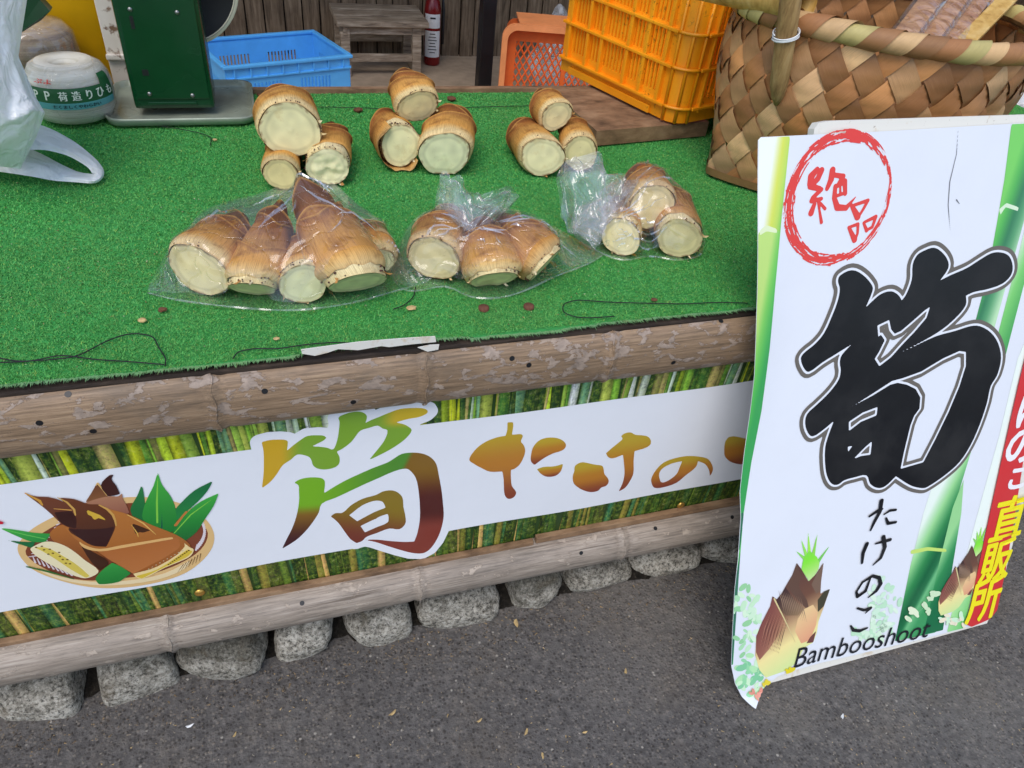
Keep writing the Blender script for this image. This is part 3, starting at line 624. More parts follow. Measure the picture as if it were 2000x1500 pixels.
KANA = [[[(355,397),(390,395),(392,420),(383,475),(410,472),(440,470),(452,482),(440,515),(458,540),(467,575),(455,620),(430,665),(400,690),(378,697),(378,740),(385,800),(410,835),(405,860),(380,880),(355,878),(340,855),(335,820),(333,760),(325,708),(250,712),(195,690),(140,660),(118,640),(135,600),(180,550),(240,512),(300,490),(345,482),(355,440)]],
 [[(525,663),(503,640),(505,590),(520,545),(560,505),(620,490),(680,497),(715,520),(722,545),(700,570),(640,590),(580,622)]], [[(540,690),(580,675),(650,670),(704,655),(690,700),(660,728),(610,737),(570,722)]],
 [[(765,730),(775,700),(778,670),(800,652),(830,645),(880,655),(915,662),(950,668),(960,690),(965,720),(985,745),(992,770),(975,795),(945,805),(925,825),(880,833),(830,820),(795,800),(770,775)]],
 [[(975,590),(1010,560),(1060,520),(1080,500),(1070,485),(1090,468),(1130,460),(1160,475),(1200,478),(1245,490),(1258,530),(1230,555),(1155,578),(1150,640),(1148,720),(1125,770),(1095,810),(1055,832),(1080,780),(1092,720),(1088,650),(1082,600),(1020,622),(990,615)]],
 [[(1263,750),(1290,700),(1340,650),(1420,620),(1500,608),(1580,615),(1620,630),(1645,670),(1648,700),(1630,740),(1625,700),(1600,660),(1555,640),(1540,680),(1480,730),(1420,780),(1340,808),(1285,812),(1265,785)], [(1312,720),(1330,690),(1370,665),(1420,648),(1455,642),(1440,680),(1420,725),(1370,765),(1330,778),(1315,755)]],
 [[(1720,590),(1725,520),(1745,490),(1780,485),(1850,500),(1920,520),(1930,560),(1900,620),(1850,660),(1770,650),(1730,620)]]]
for g in KANA:
    gp = [S1(K2(q)) for q in g]; a = gp[0]; lo, hi = a[:, 1].min(), a[:, 1].max()
    def ck(u, v, lo=lo, hi=hi):
        t = (hi - v) / (hi - lo); c = mixc((190, 160, 50), (186, 122, 44), smoothstep(.1, .5, t)); return c * (1 - smoothstep(.5, 1, t)[:, None]) + np.array((136, 66, 46)) * smoothstep(.5, 1, t)[:, None]
    print_polys('kana_stroke', gp, place_b, 0.00175, ck, lt, 0.0022)
# the drawn basket of bamboo shoots
ill = Inked(place_b, 0.0024, 0.0018, 0.000015)
K3 = lambda pts: np.array([uvb(a / 3.571, 860 + b / 3.571) for a, b in pts])
def vg(c1, c2, axis=1):
    def fn(u, v):
        w = (v if axis == 1 else u); t = (w - w.min()) / (np.ptp(w) + 1e-9); return mixc(c1, c2, t)
    return fn
def dr(pts, col, sm=True): q = K3(pts); ill.poly(smooth_poly(q, 3) if sm else q, col)
def ln(pts, w, col):
    ill.cell = 0.0011; ill.strokes([(K3(pts), np.asarray(w) * 0.00023)], col); ill.cell = 0.0024
dr([(125,740),(150,680),(230,600),(330,540),(420,500),(600,440),(760,400),(900,385),(1050,390),(1200,415),(1330,465),(1430,540),(1480,610),(1495,680),(1470,760),(1400,840),(1300,910),(1150,965),(950,1005),(740,1020),(550,1000),(350,945),(230,890),(150,810)], (226, 186, 124))
dr([(180,760),(260,660),(420,560),(650,470),(900,425),(1150,440),(1300,500),(1400,570),(1450,640),(1420,730),(1340,800),(1200,870),(1000,930),(800,950),(650,965),(500,950),(350,900),(230,830)], (128, 66, 42))
for i in range(16):
    a = 0.3 + i * 0.075; ln([(1180 + 240 * math.cos(a - .8), 640 + 150 * math.sin(a - .9)), (1210 + 220 * math.cos(a - .65), 640 + 175 * math.sin(a - .7))], (3, 7), (226, 214, 214))
for i in range(12): ln([(200 + i * 22, 800 - i * 24), (260 + i * 14, 790 - i * 22)], (3, 6), (222, 206, 206))
for i in range(9): ln([(230 + i * 30, 790 + i * 14), (250 + i * 32, 840 + i * 11)], (2, 6), (222, 206, 206))
dr([(200,850),(400,930),(640,970),(900,960),(1150,910),(1330,820),(1290,880),(1100,955),(800,995),(560,985),(360,935)], (240, 216, 168))
for i in range(7): ln([(1240 + i * 25, 905 - i * 12), (1280 + i * 20, 850 - i * 12)], (2, 3), (120, 80, 40))
dr([(912,480),(920,440),(960,370),(990,295),(1005,370),(1012,450),(1000,560),(950,560)], vg((24, 104, 50), (50, 124, 66)))
dr([(1220,480),(1280,410),(1360,340),(1485,275),(1450,340),(1390,410),(1300,490),(1220,560)], vg((40, 134, 62), (24, 108, 60)))
dr([(1000,540),(1000,470),(1030,390),(1070,310),(1100,215),(1130,300),(1190,380),(1225,470),(1225,600),(1180,640),(1090,600)], vg((28, 118, 48), (76, 178, 66)))
ln([(1098,560),(1095,420),(1100,260)], (6, 6, 2), (130, 200, 70)); ln([(1130,600),(1130,490)], (4, 1), (20, 80, 70))
ln([(1225,580),(1300,490)], (10, 8), (196, 120, 60))
dr([(1190,650),(1230,590),(1310,490),(1400,420),(1525,362),(1490,450),(1430,540),(1370,630),(1290,690),(1240,670)], vg((24, 106, 46), (66, 174, 66)))
ln([(1215,635),(1330,510),(1470,410)], (3, 5, 2), (130, 200, 70))
dr([(600,410),(640,350),(680,280),(720,320),(750,370),(780,400),(700,420)], vg((140, 92, 56), (110, 66, 42)))
ln([(672,300),(683,285),(720,330),(748,368)], (3, 5, 4, 3), (222, 180, 110))
dr([(705,300),(760,235),(795,225),(780,260),(810,300),(838,360),(800,370),(755,375)], (66, 34, 30))
dr([(590,420),(680,390),(760,375),(830,375),(855,345),(858,390),(880,430),(905,490),(800,520),(650,500)], vg((146, 90, 72), (176, 124, 92)))
dr([(0,595),(100,605),(240,625),(360,630),(320,690),(230,690),(120,650)], vg((40, 140, 62), (70, 176, 70)))
ln([(30,605),(180,640),(320,668)], (2, 4, 3), (110, 200, 90)); dr([(50,680),(150,690),(250,690),(230,735)], (24, 108, 58))
dr([(350,640),(400,580),(470,560),(600,700),(760,830),(690,890),(560,820),(420,720)], vg((120, 62, 26), (178, 108, 48)))
dr([(560,700),(640,750),(760,830),(700,890),(640,830)], (66, 34, 18))
dr([(215,745),(250,715),(330,685),(420,700),(500,740),(600,820),(690,890),(650,930),(580,945),(440,890),(300,820)], (240, 226, 182))
dr([(240,728),(330,730),(430,780),(540,850),(630,930),(600,942),(500,885),(390,810),(290,750)], (220, 196, 84))
for a, b in [(255,728),(295,720),(310,745),(350,740),(372,768),(415,762),(420,790),(440,812),(472,812),(462,838),(490,842),(340,775)]: ln([(a, b), (a + 2, b)], (7, 7), (110, 80, 30))
dr([(450,580),(560,600),(680,440),(800,470),(900,500),(1050,570),(1220,640),(1300,690),(1330,730),(1300,800),(1150,850),(930,910),(850,860),(720,760),(560,690)], vg((160, 92, 40), (186, 118, 54)))
dr([(540,670),(640,730),(750,735),(900,700),(1080,680),(1245,665),(1245,740),(930,910),(780,820),(660,740)], vg((188, 116, 62), (172, 100, 48)))
dr([(540,670),(600,710),(700,735),(850,710),(1050,680),(1200,660),(1212,672),(1050,697),(850,730),(700,752),(590,728)], (226, 178, 110))
dr([(420,380),(520,390),(620,425),(700,430),(770,470),(805,530),(808,580),(785,640),(745,720),(650,712),(560,660),(480,600),(530,520)], vg((70, 36, 24), (112, 62, 36)))
dr([(480,592),(620,598),(740,592),(802,580),(780,640),(745,716),(650,711),(560,660)], (58, 28, 26))
ln([(695,432),(750,460),(790,500),(806,540),(812,575)], (5, 8, 8, 6, 4), (206, 156, 80))
dr([(600,460),(700,500),(750,540),(690,520),(660,535),(640,505),(620,500)], (214, 174, 60), False)
dr([(170,345),(250,370),(340,375),(430,400),(520,450),(535,520),(540,600),(450,570),(370,500),(300,440)], vg((92, 46, 32), (120, 68, 44)))
dr([(380,480),(500,470),(535,520),(535,595),(440,560)], (58, 28, 24)); ln([(180,348),(280,400),(300,430)], (4, 9, 5), (206, 150, 60)); ln([(400,375),(470,410),(520,460),(530,500)], (2, 6, 7, 4), (206, 160, 80)); ln([(380,455),(500,465)], (3, 5), (206, 150, 70))
dr([(918,558),(980,580),(1050,610),(1000,625),(970,620),(950,640),(935,600)], (70, 38, 20), False); ln([(890,500),(1000,560),(1090,640)], (3, 5, 2), (226, 180, 96)); ln([(920,570),(960,630),(970,670)], (2, 4, 1), (220, 170, 80))
dr([(930,910),(1100,860),(1290,725),(1225,640),(1320,730),(1350,745),(1340,780),(1300,810),(1150,870),(1000,945),(960,940)], (242, 214, 150))
dr([(945,928),(1100,880),(1310,745),(1345,760),(1300,800),(1150,865),(990,945)], (220, 188, 60))
for i in range(11): ln([(1175 + i * 14, 848 - i * 9.5), (1177 + i * 14, 847 - i * 9.5)], (6, 6), (96, 66, 24)); ln([(1010 + i * 26, 892 - i * 14), (1014 + i * 26, 890 - i * 14)], (4, 4), (206, 186, 150))
dr([(670,940),(720,880),(785,830),(850,860),(915,905),(870,940),(820,970),(700,985),(680,970)], vg((34, 124, 50), (56, 156, 66)))
ln([(190,865),(350,900),(520,950)], (6, 9, 3), (60, 110, 50)); ln([(-60, 545), (14, 556)], (26, 12), (206, 24, 50))
ill.build('basket_picture', banner)['label'] = 'drawn basket of bamboo shoots with green leaves'
for (px, py), lb in (((937, 765), 'round brass tack at the top of the banner beside the big character'), ((390, 1158), 'round brass tack below the drawn basket on the banner'), ((1330, 987), 'round brass tack at the banner foot near the white sign')):
    p = onY(px, py, YB - 0.004); mb = MB(); mb.lathe([(0.0001, 0.0035), (0.004, 0.003), (0.0078, 0.0012), (0.0085, 0.0), (0.0085, -0.0012)], seg=20)
    o = mesh('tack', np.array(mb.v) @ rotx(math.pi / 2).T, mb.f, M['brass'], None, True); o.location = p; tag(o, lb, 'tack', 'brass tacks holding the banner')

# ------------------------------------------------------------------ leaning sign: stained board with a curling poster
SY0, SK = 0.535, 0.36
SN = math.hypot(1, SK)
def sgn(px, py):
    r = ray(px, py); t = (SY0 + SK * CAMZ) / (r[1] - SK * r[2]); p = CPOS + t * r; return (p[0], p[2] * SN)   # u = x, v = length up the slope
sign = tag(empty('leaning_sign', (1.1, SY0, 0.0)), 'white poster sign with big black character leaning against the stall', 'sign')
GL = np.array([1.1, SY0, 0.0])
def place_s(u, v, layer):
    u = np.asarray(u, float); v = np.asarray(v, float)
    z = v / SN; y = SY0 + SK * z
    lft = np.clip(1 - (u - 0.70) / 0.10, 0, 1) ** 2; out = layer + 0.003 + lft * (0.006 + 0.008 * np.sin(v * 9.0 + 1.0)) + 0.0015 * np.sin(u * 11 + v * 6) + 0.012 * np.clip((0.30 - v) / 0.3, 0, 1) ** 2 * np.clip(1 - (u - 0.75) / 0.22, 0, 1)
    rgt = np.clip((u - 1.40) / 0.10, 0, 1) ** 2; out = out - rgt * 0.012
    X = u; Yw = y - out / SN; Zw = z + out * SK / SN
    fl = Zw < 0.02                       # the loose corner bends forward where it meets the asphalt
    Yw = np.where(fl, Yw - (0.02 - Zw) * 0.7, Yw); Zw = np.where(fl, 0.004 + 0.016 * np.exp((Zw - 0.02) * 40) + (layer * 0.9), Zw)
    return np.stack([X, Yw, Zw], -1) - GL
PO = [(1478,268),(1600,262),(1750,255),(2000,240),(2130,232),(2110,420),(2060,640),(2005,830),(1978,1010),(1962,1110),(1945,1190),(1930,1206),(1890,1222),(1780,1250),(1640,1285),(1545,1307),(1515,1316),(1490,1333),(1470,1352),(1455,1367),(1440,1350),(1427,1325),(1420,1290),(1424,1240),(1432,1150),(1440,1090),(1446,1010),(1444,960),(1451,880),(1460,800),(1466,730),(1467,620),(1472,450)]
po_uv = [sgn(*p) for p in PO]
# board behind
bo = np.array([sgn(*p) for p in [(1594, 252), (1602, 240), (1625, 236), (2000, 224), (2150, 218)]]); 
br = [(bo[0][0] + 0.02, 0.012), (1.43, 0.012), (1.445, 0.10), (1.445, bo[-1][1])] + [tuple(p) for p in bo[::-1]]
def bpl(u, v, d): z = v / SN; return np.stack([u, SY0 + SK * z + d / SN, z - d * SK / SN], -1) - GL
q = np.array(br); fr1 = bpl(q[:, 0], q[:, 1], 0.004); bk = bpl(q[:, 0], q[:, 1], 0.018); n = len(q)
mesh('board', np.concatenate([fr1, bk]), [tuple(range(n)), tuple(range(2 * n - 1, n - 1, -1))] + [(i, (i + 1) % n, n + (i + 1) % n, n + i)[::-1] for i in range(n)], M['backboard'], sign)
poster = print_polys('poster', [po_uv], place_s, 0.0, (224, 227, 232), sign, 0.005)
# poster print
art = Inked(place_s, 0.0040, 0.0004, 0.00002)
S = lambda pts: np.array([sgn(*p) for p in pts])
def inposter(fn): return lambda X, Y: np.maximum(fn(X, Y), sdf_polys(X, Y, [po_uv]) + 0.0008)
def pa(pts, col, sm=False):
    q = S(pts); q = smooth_poly(q, 3) if sm else q; art.field(inposter(lambda X, Y: sdf_polys(X, Y, [q])), bbox([q], 0.01), col)
def across(p0, p1, stops):
    """colour ramp between two photo points"""
    a, b = np.array(sgn(*p0)), np.array(sgn(*p1)); d = b - a; ts = [s[0] for s in stops]; cs = np.array([s[1] for s in stops], float)
    def fn(u, v):
        t = (np.stack([u, v], 1) - a) @ d / (d @ d); return np.stack([np.interp(t, ts, cs[:, k]) for k in range(3)], 1)
    return fn
PW = (240, 242, 245)
pa([(1470,268),(1540,264),(1522,420),(1508,560),(1498,680),(1484,800),(1466,900),(1452,1000),(1444,1090),(1436,1180),(1424,1290),(1405,1290),(1420,1000),(1440,800)], across((1474, 500), (1532, 500), [(0, (240, 244, 236)), (.25, (214, 222, 90)), (.45, (190, 218, 96)), (.7, (98, 190, 84)), (1, (82, 182, 84))]))
pa([(1466,452),(1518,450),(1508,560),(1498,680),(1484,800),(1466,900),(1452,1000),(1440,1010),(1440,900),(1455,760)], across((1468, 640), (1504, 640), [(0, (190, 222, 120)), (.35, (124, 204, 92)), (.75, (78, 180, 84)), (1, (60, 160, 84))]))
pa([(1446,1000),(1452,1000),(1444,1090),(1436,1180),(1424,1290),(1410,1290),(1430,1100)], (48, 110, 84))
pa([(1476,448),(1490,438),(1512,446),(1512,454),(1490,450),(1476,458)], (226, 238, 190))
# bamboo stalks on the right of the poster
pa([(1972,236),(2045,230),(2030,300),(2004,400),(1972,520),(1940,640),(1900,640),(1926,540),(1945,430),(1958,350)], across((1952, 400), (2012, 408), [(0, (120, 206, 96)), (.22, (84, 178, 84)), (.5, (52, 124, 84)), (.72, (92, 160, 110)), (1, (186, 224, 176))]))
pa([(2030,300),(2060,240),(2080,300),(2040,430),(1995,560),(1960,700),(1925,760),(1950,640),(1985,500)], across((1980, 500), (2030, 510), [(0, (206, 232, 196)), (.4, (124, 204, 110)), (1, (70, 160, 84))]))
pa([(1944,640),(1915,780),(1895,880),(1870,960),(1848,1090),(1825,1232),(1745,1250),(1775,1100),(1800,1000),(1850,850),(1895,700),(1912,630)], across((1778, 1060), (1862, 1078), [(0, (232, 242, 228)), (.22, (150, 212, 140)), (.45, (46, 134, 74)), (.62, (16, 96, 56)), (.74, (30, 112, 66)), (.82, (110, 186, 124)), (1, (60, 150, 90))]))
pa([(1880,935),(1875,1000),(1858,1100),(1838,1228),(1820,1232),(1800,1236),(1830,1100),(1858,990)], across((1825, 1100), (1862, 1106), [(0, (150, 210, 140)), (.5, (40, 136, 76)), (1, (24, 108, 66))]))
pa([(1775,1072),(1808,1066),(1845,1070),(1845,1076),(1808,1073),(1775,1080)], (196, 222, 110))
pa([(2040,560),(2000,720),(1978,800),(1880,1224),(1846,1232),(1872,1130),(1905,1010),(1950,850),(1985,700)], across((1880, 1130), (1925, 1140), [(0, (236, 244, 232)), (.3, (170, 224, 150)), (1, (110, 196, 110))]))
pa([(1948,408),(1962,396),(1985,404),(1985,412),(1960,404),(1950,420)], (214, 234, 200))
# pale leafy sprays
lf = random.Random(3)
def spray(cx, cy, rx, ry, nn, cols, sz):
    l0 = art.l
    for i in range(nn):
        art.l = l0 + 0.00002 * (i % 8)
        a = lf.uniform(0, 6.28); r = math.sqrt(lf.random()); x = cx + rx * r * math.cos(a); y = cy + ry * r * math.sin(a); b = lf.uniform(0, 6.28); s = sz * lf.uniform(.6, 1.2)
        pa([(x + s * math.cos(t) * math.cos(b) - s * .5 * math.sin(t) * math.sin(b), y + s * math.cos(t) * math.sin(b) + s * .5 * math.sin(t) * math.cos(b)) for t in np.linspace(0, 6.28, 9)[:-1]], lf.choice(cols))
spray(1455, 1210, 28, 70, 44, [(196, 230, 190), (170, 218, 170), (214, 238, 204), (150, 206, 150)], 10); spray(1460, 1315, 30, 42, 44, [(150, 214, 160), (178, 226, 170), (130, 200, 150), (206, 236, 196)], 11)
spray(1470, 1195, 14, 12, 8, [(206, 234, 200)], 9); spray(1725, 1180, 30, 60, 44, [(206, 234, 206), (188, 226, 190), (222, 240, 216)], 9); spray(1700, 1232, 36, 18, 26, [(190, 228, 190), (212, 236, 206)], 9)
# the two printed bamboo shoots
Z3 = lambda pts: [(1400 + a / 3.3333, 930 + b / 3.3333) for a, b in pts]
def print_shoot(tf):
    q = lambda pts: [tf(p) for p in Z3(pts)]
    for st_, cl in (([(600, 650), (575, 540), (510, 483)], (140, 214, 96)), ([(600, 650), (660, 540), (726, 447)], (120, 200, 90)), ([(600, 640), (580, 520), (543, 408)], (150, 226, 90)), ([(600, 640), (622, 500), (646, 376)], (140, 214, 80)), ([(600, 640), (596, 500), (588, 366)], (160, 232, 80))): art.strokes([(S(q(st_)), (.0050, .0038, .0004))], cl)
    pa(q([(545,600),(552,560),(560,520),(580,500),(598,480),(620,500),(645,520),(662,560),(655,600),(600,690)]), across(tf((1565, 1060)), tf((1580, 1130)), [(0, (120, 206, 90)), (.5, (130, 226, 60)), (1, (196, 226, 150))]))
    pa(q([(515,560),(545,600),(590,680),(640,630),(688,555),(672,680),(668,760),(730,728),(685,860),(655,940),(645,1010),(620,1075),(560,1110),(510,1200),(440,1250),(300,1290),(258,1240),(235,1150),(245,1030),(285,940),(340,840),(356,775),(392,802),(440,715),(485,640)]), across(tf((1510, 1130)), tf((1560, 1290)), [(0, (92, 62, 56)), (.35, (112, 76, 60)), (.55, (196, 160, 116)), (.72, (240, 222, 150)), (1, (206, 226, 150))]))
    pa(q([(245,1030),(285,940),(340,840),(356,780),(400,850),(440,960),(400,1010),(330,1110),(262,1180),(240,1130)]), across(tf((1480, 1220)), tf((1530, 1230)), [(0, (124, 70, 64)), (.6, (150, 96, 78)), (1, (206, 166, 120))]))
    pa(q([(515,560),(540,640),(530,720),(580,800),(600,880),(520,800),(470,740),(450,715),(485,640)]), (98, 72, 60)); pa(q([(688,555),(645,625),(610,700),(640,760),(668,740),(672,650)]), (120, 96, 80))
    pa(q([(440,715),(500,800),(560,860),(520,900),(440,900),(400,850),(380,800),(415,760)]), across(tf((1520, 1170)), tf((1560, 1200)), [(0, (70, 48, 46)), (1, (150, 122, 86))])); pa(q([(730,728),(690,745),(650,800),(650,880),(690,840)]), (70, 66, 50))
    pa(q([(560,860),(620,830),(650,880),(640,960),(600,1060),(540,1080),(500,1000),(520,920)]), across(tf((1560, 1200)), tf((1590, 1250)), [(0, (232, 196, 140)), (1, (222, 150, 116))])); pa(q([(640,1000),(600,1040),(575,1080),(620,1075)]), (110, 66, 62))
    cell0 = art.cell; art.cell = 0.0012
    for k in range(12): x = 395 + k * 13; art.strokes([(S(q([(x, 740 + k * 4), (x + 20, 800 + k * 6), (x + 40, 900 + k * 4)])), (0.0004, 0.0009, 0.0003))], (150, 122, 100))
    for k in range(14): x = 300 + k * 9; art.strokes([(S(q([(x + 40, 880 + k * 2), (x, 980 + k * 4), (x - 30, 1090 + k * 4)])), (0.0003, 0.0008, 0.0003))], (92, 56, 52) if k % 2 else (176, 128, 104))
    art.strokes([(S(q([(365, 790), (430, 920), (500, 1070)])), (.0016, .0012, .0006))], (214, 196, 140)); art.cell = cell0
art.cell = 0.0018
print_shoot(lambda p: p)
print_shoot(lambda p: (1878 + (p[0] - 1545) * 0.52 + (1190 - p[1]) * 0.13, 1120 + (p[1] - 1190) * 0.62))
art.cell = 0.0030
spray(1865, 1205, 36, 14, 22, [(206, 236, 200), (236, 226, 196)], 8)
for x, y in ((1800, 1180), (1812, 1165), (1785, 1195), (1770, 1205), (1806, 1190), (1820, 1155), (1778, 1190)): spray(x, y, 2, 2, 2, [(226, 236, 200), (206, 228, 186)], 11)
art.strokes([(S([(1770, 1210), (1800, 1180), (1822, 1150)]), 0.0008)], (226, 236, 200))
spray(1470, 1345, 14, 8, 6, [(222, 150, 130)], 6); spray(1537, 1303, 7, 4, 4, [(226, 206, 40)], 8); spray(1490, 1327, 7, 5, 4, [(226, 206, 60)], 8)
# red strip and its text
pa([(2010,640),(1985,745),(1938,960),(1882,1216),(1960,1250),(2100,900),(2100,640)], (206, 52, 54))
art.build('poster_picture', sign)['label'] = 'printed bamboo stalks, sprouts and red strip on the poster'
ink = Inked(place_s, 0.0024, art.l + 0.0003, 0.00003)
def glyph(body, px, py, hpx, col, squeeze=1.0, bold=0.0):
    V, f, sz = text2d(body); c = np.array(sgn(px, py)); up = np.array(sgn(px, py - hpx / 2)) - np.array(sgn(px, py + hpx / 2)); h = abs(up[1]); s = h / max(sz[1], 1e-6)
    offs = [(0, 0)] if not bold else [(bold * math.cos(t), bold * math.sin(t)) for t in np.linspace(0, 6.28, 7)[:-1]]
    for dx, dy in offs: ink.raw(np.stack([c[0] + V[:, 0] * s * squeeze + dx, c[1] + V[:, 1] * s + dy], 1), f, col)
glyph('の', 1993, 868, 62, (240, 236, 236), 1.0, 0.0025); glyph('こ', 1983, 932, 36, (240, 236, 236), 1.0, 0.0025); glyph('け', 2010, 800, 62, (240, 236, 236), 1.0, 0.0025)
glyph('直', 1968, 1008, 78, (240, 226, 30), .86, 0.0026); glyph('販', 1943, 1092, 74, (240, 226, 30), .82, 0.0026); glyph('所', 1919, 1166, 78, (240, 226, 30), .78, 0.0026)
ink.build('strip_lettering', sign)['label'] = 'white and yellow writing on the red strip'
# Latin line along the foot, and the brush kana above it
V, f, sz = text2d('Bambooshoot'); a, b = np.array(sgn(1551, 1282)), np.array(sgn(1812, 1222)); L = np.linalg.norm(b - a); e = (b - a) / L; nn = np.array([-e[1], e[0]]); s = L / sz[0]
ink = Inked(place_s, 0.0024, 0.0026, 0.00003)
for dx in (0.0,): ink.raw((a + b) / 2 + np.outer(V[:, 0] * s + dx + V[:, 1] * s * 0.12, e) + np.outer(V[:, 1] * s * 1.12, nn), f, (22, 26, 34))
ink.build('latin_lettering', sign)
def zs3(st, k): return [(S(Z3(p)), np.asarray(r) * k) for p, r in st]
kk = 0.00033
kana = [([(978,250),(1030,215),(1062,202)],(8,11,6)),([(1055,150),(1045,220),(1008,290),(985,342)],(15,13,11,6)),([(1072,238),(1110,212),(1148,208)],(5,9,8)),([(1085,262),(1098,296),(1148,288)],(7,11,9)),
        ([(962,430),(938,490),(932,555)],(14,13,8)),([(1018,428),(1060,415),(1112,402)],(6,10,12)),([(1068,385),(1078,450),(1052,520),(1002,568)],(15,14,11,4)),
        ([(988,648),(955,738),(905,774),(896,745),(935,680),(1000,638),(1042,650),(1052,690),(1025,735),(972,780)],(6,11,12,8,8,11,13,14,12,4)),
        ([(905,850),(945,862),(988,848),(955,882)],(8,10,12,4)),([(862,965),(878,993),(920,998),(968,978)],(6,12,12,7))]
ks = zs3(kana, kk); print_field('kana_lettering', lambda X, Y: sdf_strokes(X, Y, ks), bbox([p for p, r in ks], 0.01), 0.0016, place_s, 0.0026, (20, 20, 24), sign)
# the large character: black with white and grey outlines
Z2 = lambda pts: S([(1400 + a / 2.778, 440 + b / 2.778) for a, b in pts])
BK = [smooth_poly(Z2([(655,270),(720,240),(780,265),(830,320),(835,350),(795,445),(830,410),(880,370),(935,355),(975,375),(995,405),(1020,370),(1050,290),(1055,210),(1080,160),(1120,135),(1170,120),(1210,140),(1245,185),(1250,230),(1205,298),(1260,270),(1350,230),(1420,185),(1480,150),(1530,145),(1575,165),(1595,220),(1585,270),(1540,315),(1460,345),(1390,360),(1345,380),(1345,430),(1300,490),(1220,560),(1120,620),(945,705),(1060,655),(1180,600),(1290,570),(1370,545),(1420,545),(1480,580),(1520,640),(1535,720),(1515,810),(1480,870),(1460,960),(1420,1080),(1370,1190),(1310,1280),(1230,1350),(1130,1415),(1100,1420),(1040,1405),(960,1355),(900,1410),(860,1418),(820,1395),(800,1350),(740,1360),(680,1378),(650,1400),(620,1400),(595,1370),(580,1310),(578,1200),(600,1120),(625,1055),(560,1110),(510,1140),(485,1120),(470,1070),(480,1020),(530,970),(600,900),(650,830),(660,780),(655,740),(665,700),(720,640),(640,690),(560,740),(490,790),(465,775),(445,720),(460,690),(520,640),(570,580),(620,470),(645,400),(655,340),(645,300)])),
      Z2([(860,540),(925,510),(935,560),(955,585),(990,570),(1050,520),(1120,460),(1150,440),(1130,500),(1060,580),(1000,640),(945,700),(930,715),(870,760),(845,720),(870,680),(900,620),(880,590),(865,600)]),
      Z2([(700,990),(830,910),(940,840),(1000,825),(1100,790),(1220,720),(1310,680),(1345,685),(1345,760),(1310,870),(1250,1010),(1180,1150),(1110,1280),(985,1315),(1005,1220),(1040,1080),(1060,1030),(1090,990),(1095,930),(1070,885),(1020,860),(970,850),(930,860),(830,920)]),
      Z2([(705,1060),(780,1010),(860,980),(855,1025),(770,1060),(705,1110)]), Z2([(730,1262),(790,1200),(830,1165),(822,1238),(770,1245)]), Z2([(700,1195),(725,1190),(700,1225)])]
ch = empty('big_character'); ch.parent = sign
for nm, g, c, l in (('grey_outline', 0.0112, (104, 98, 90), 0.0008), ('white_outline', 0.0040, (226, 229, 234), 0.00092), ('black_stroke', 0.0, (16, 16, 20), 0.00104)): print_polys(nm, BK, place_s, l, c, ch, 0.0024, g)
# red brush ring with its two small characters
ZA = lambda pts: S([(1400 + a / 3.3333, 200 + b / 3.3333) for a, b in pts])
rc = ZA([(780, 630)])[0]; rx = abs(ZA([(1115, 615)])[0][0] - ZA([(425, 645)])[0][0]) / 2; ry = abs(ZA([(780, 195)])[0][1] - ZA([(780, 1060)])[0][1]) / 2
def ring_f(X, Y):
    dx, dy = (X - rc[0]) / rx, (Y - rc[1]) / ry; r = np.hypot(dx, dy); a = np.arctan2(dy, dx)
    th = np.interp(a, [-3.15, -2.4, -1.6, -.9, 0, .25, .5, 1.0, 1.6, 2.3, 3.15], [.17, .16, .15, .08, .04, .0, .05, .12, .16, .13, .17]); mid = 1 - th * .5
    d = np.abs(r - mid) - th * .5
    fn = np.vectorize(lambda p, q: mnoise.noise(Vector((p * 3.2, q * 42, 0))) + .6 * mnoise.noise(Vector((p * 9, q * 75, 3))))(a, r)
    return (d + np.clip(fn - 0.16, -0.1, 1) * 0.22) * rx
red_p = empty('red_seal'); red_p.parent = sign
print_field('brush_ring', ring_f, (rc[0] - rx * 1.1, rc[1] - ry * 1.1, rc[0] + rx * 1.1, rc[1] + ry * 1.1), 0.0014, place_s, 0.0005, (222, 66, 60), red_p)
rs_ = [([(640,435),(602,480),(592,530)],(14,20,16)),([(670,440),(645,495),(595,545),(655,560)],(16,16,16,14)),([(668,565),(612,618),(602,640),(668,625)],(12,12,12,10)),([(650,640),(655,700),(668,778)],(11,7,10)),([(622,660),(600,718)],(12,17)),([(662,655),(692,690)],(8,9)),([(742,440),(732,500),(705,560)],(18,18,12)),([(745,470),(812,480),(780,530)],(12,14,11)),([(760,548),(822,512),(825,592)],(12,15,12)),([(760,545),(752,620),(772,682),(830,685),(895,612)],(13,14,18,15,2)),([(792,540),(792,590)],(7,7)),([(765,608),(820,588)],(9,9)),
       ([(868,672),(905,742)],(12,20)),([(880,668),(975,636),(945,690),(910,745)],(9,10,9,8)),([(848,812),(885,892)],(10,17)),([(855,808),(908,790),(905,850),(890,890)],(8,10,8,8)),([(945,782),(965,832)],(8,11)),([(950,778),(1026,742),(1002,810),(960,832)],(8,11,9,8))]
rr = [(ZA(p), np.asarray(r) * 0.00030) for p, r in rs_]; print_field('seal_writing', lambda X, Y: sdf_strokes(X, Y, rr), bbox([p for p, r in rr], 0.01), 0.0014, place_s, 0.0005, (222, 66, 60), red_p)
# fine cracks and scuffs in the poster film
ck = [(S([(1869, 250), (1866, 300), (1853, 355), (1850, 400), (1854, 450)]), (.0003, .0007, .0010, .0009, .0003)), (S([(1866, 390), (1872, 398)]), (.0012, .0006))]
print_field('crack', lambda X, Y: sdf_strokes(X, Y, ck), bbox([p for p, r in ck], 0.005), 0.0012, place_s, 0.0005, (120, 122, 126), sign)

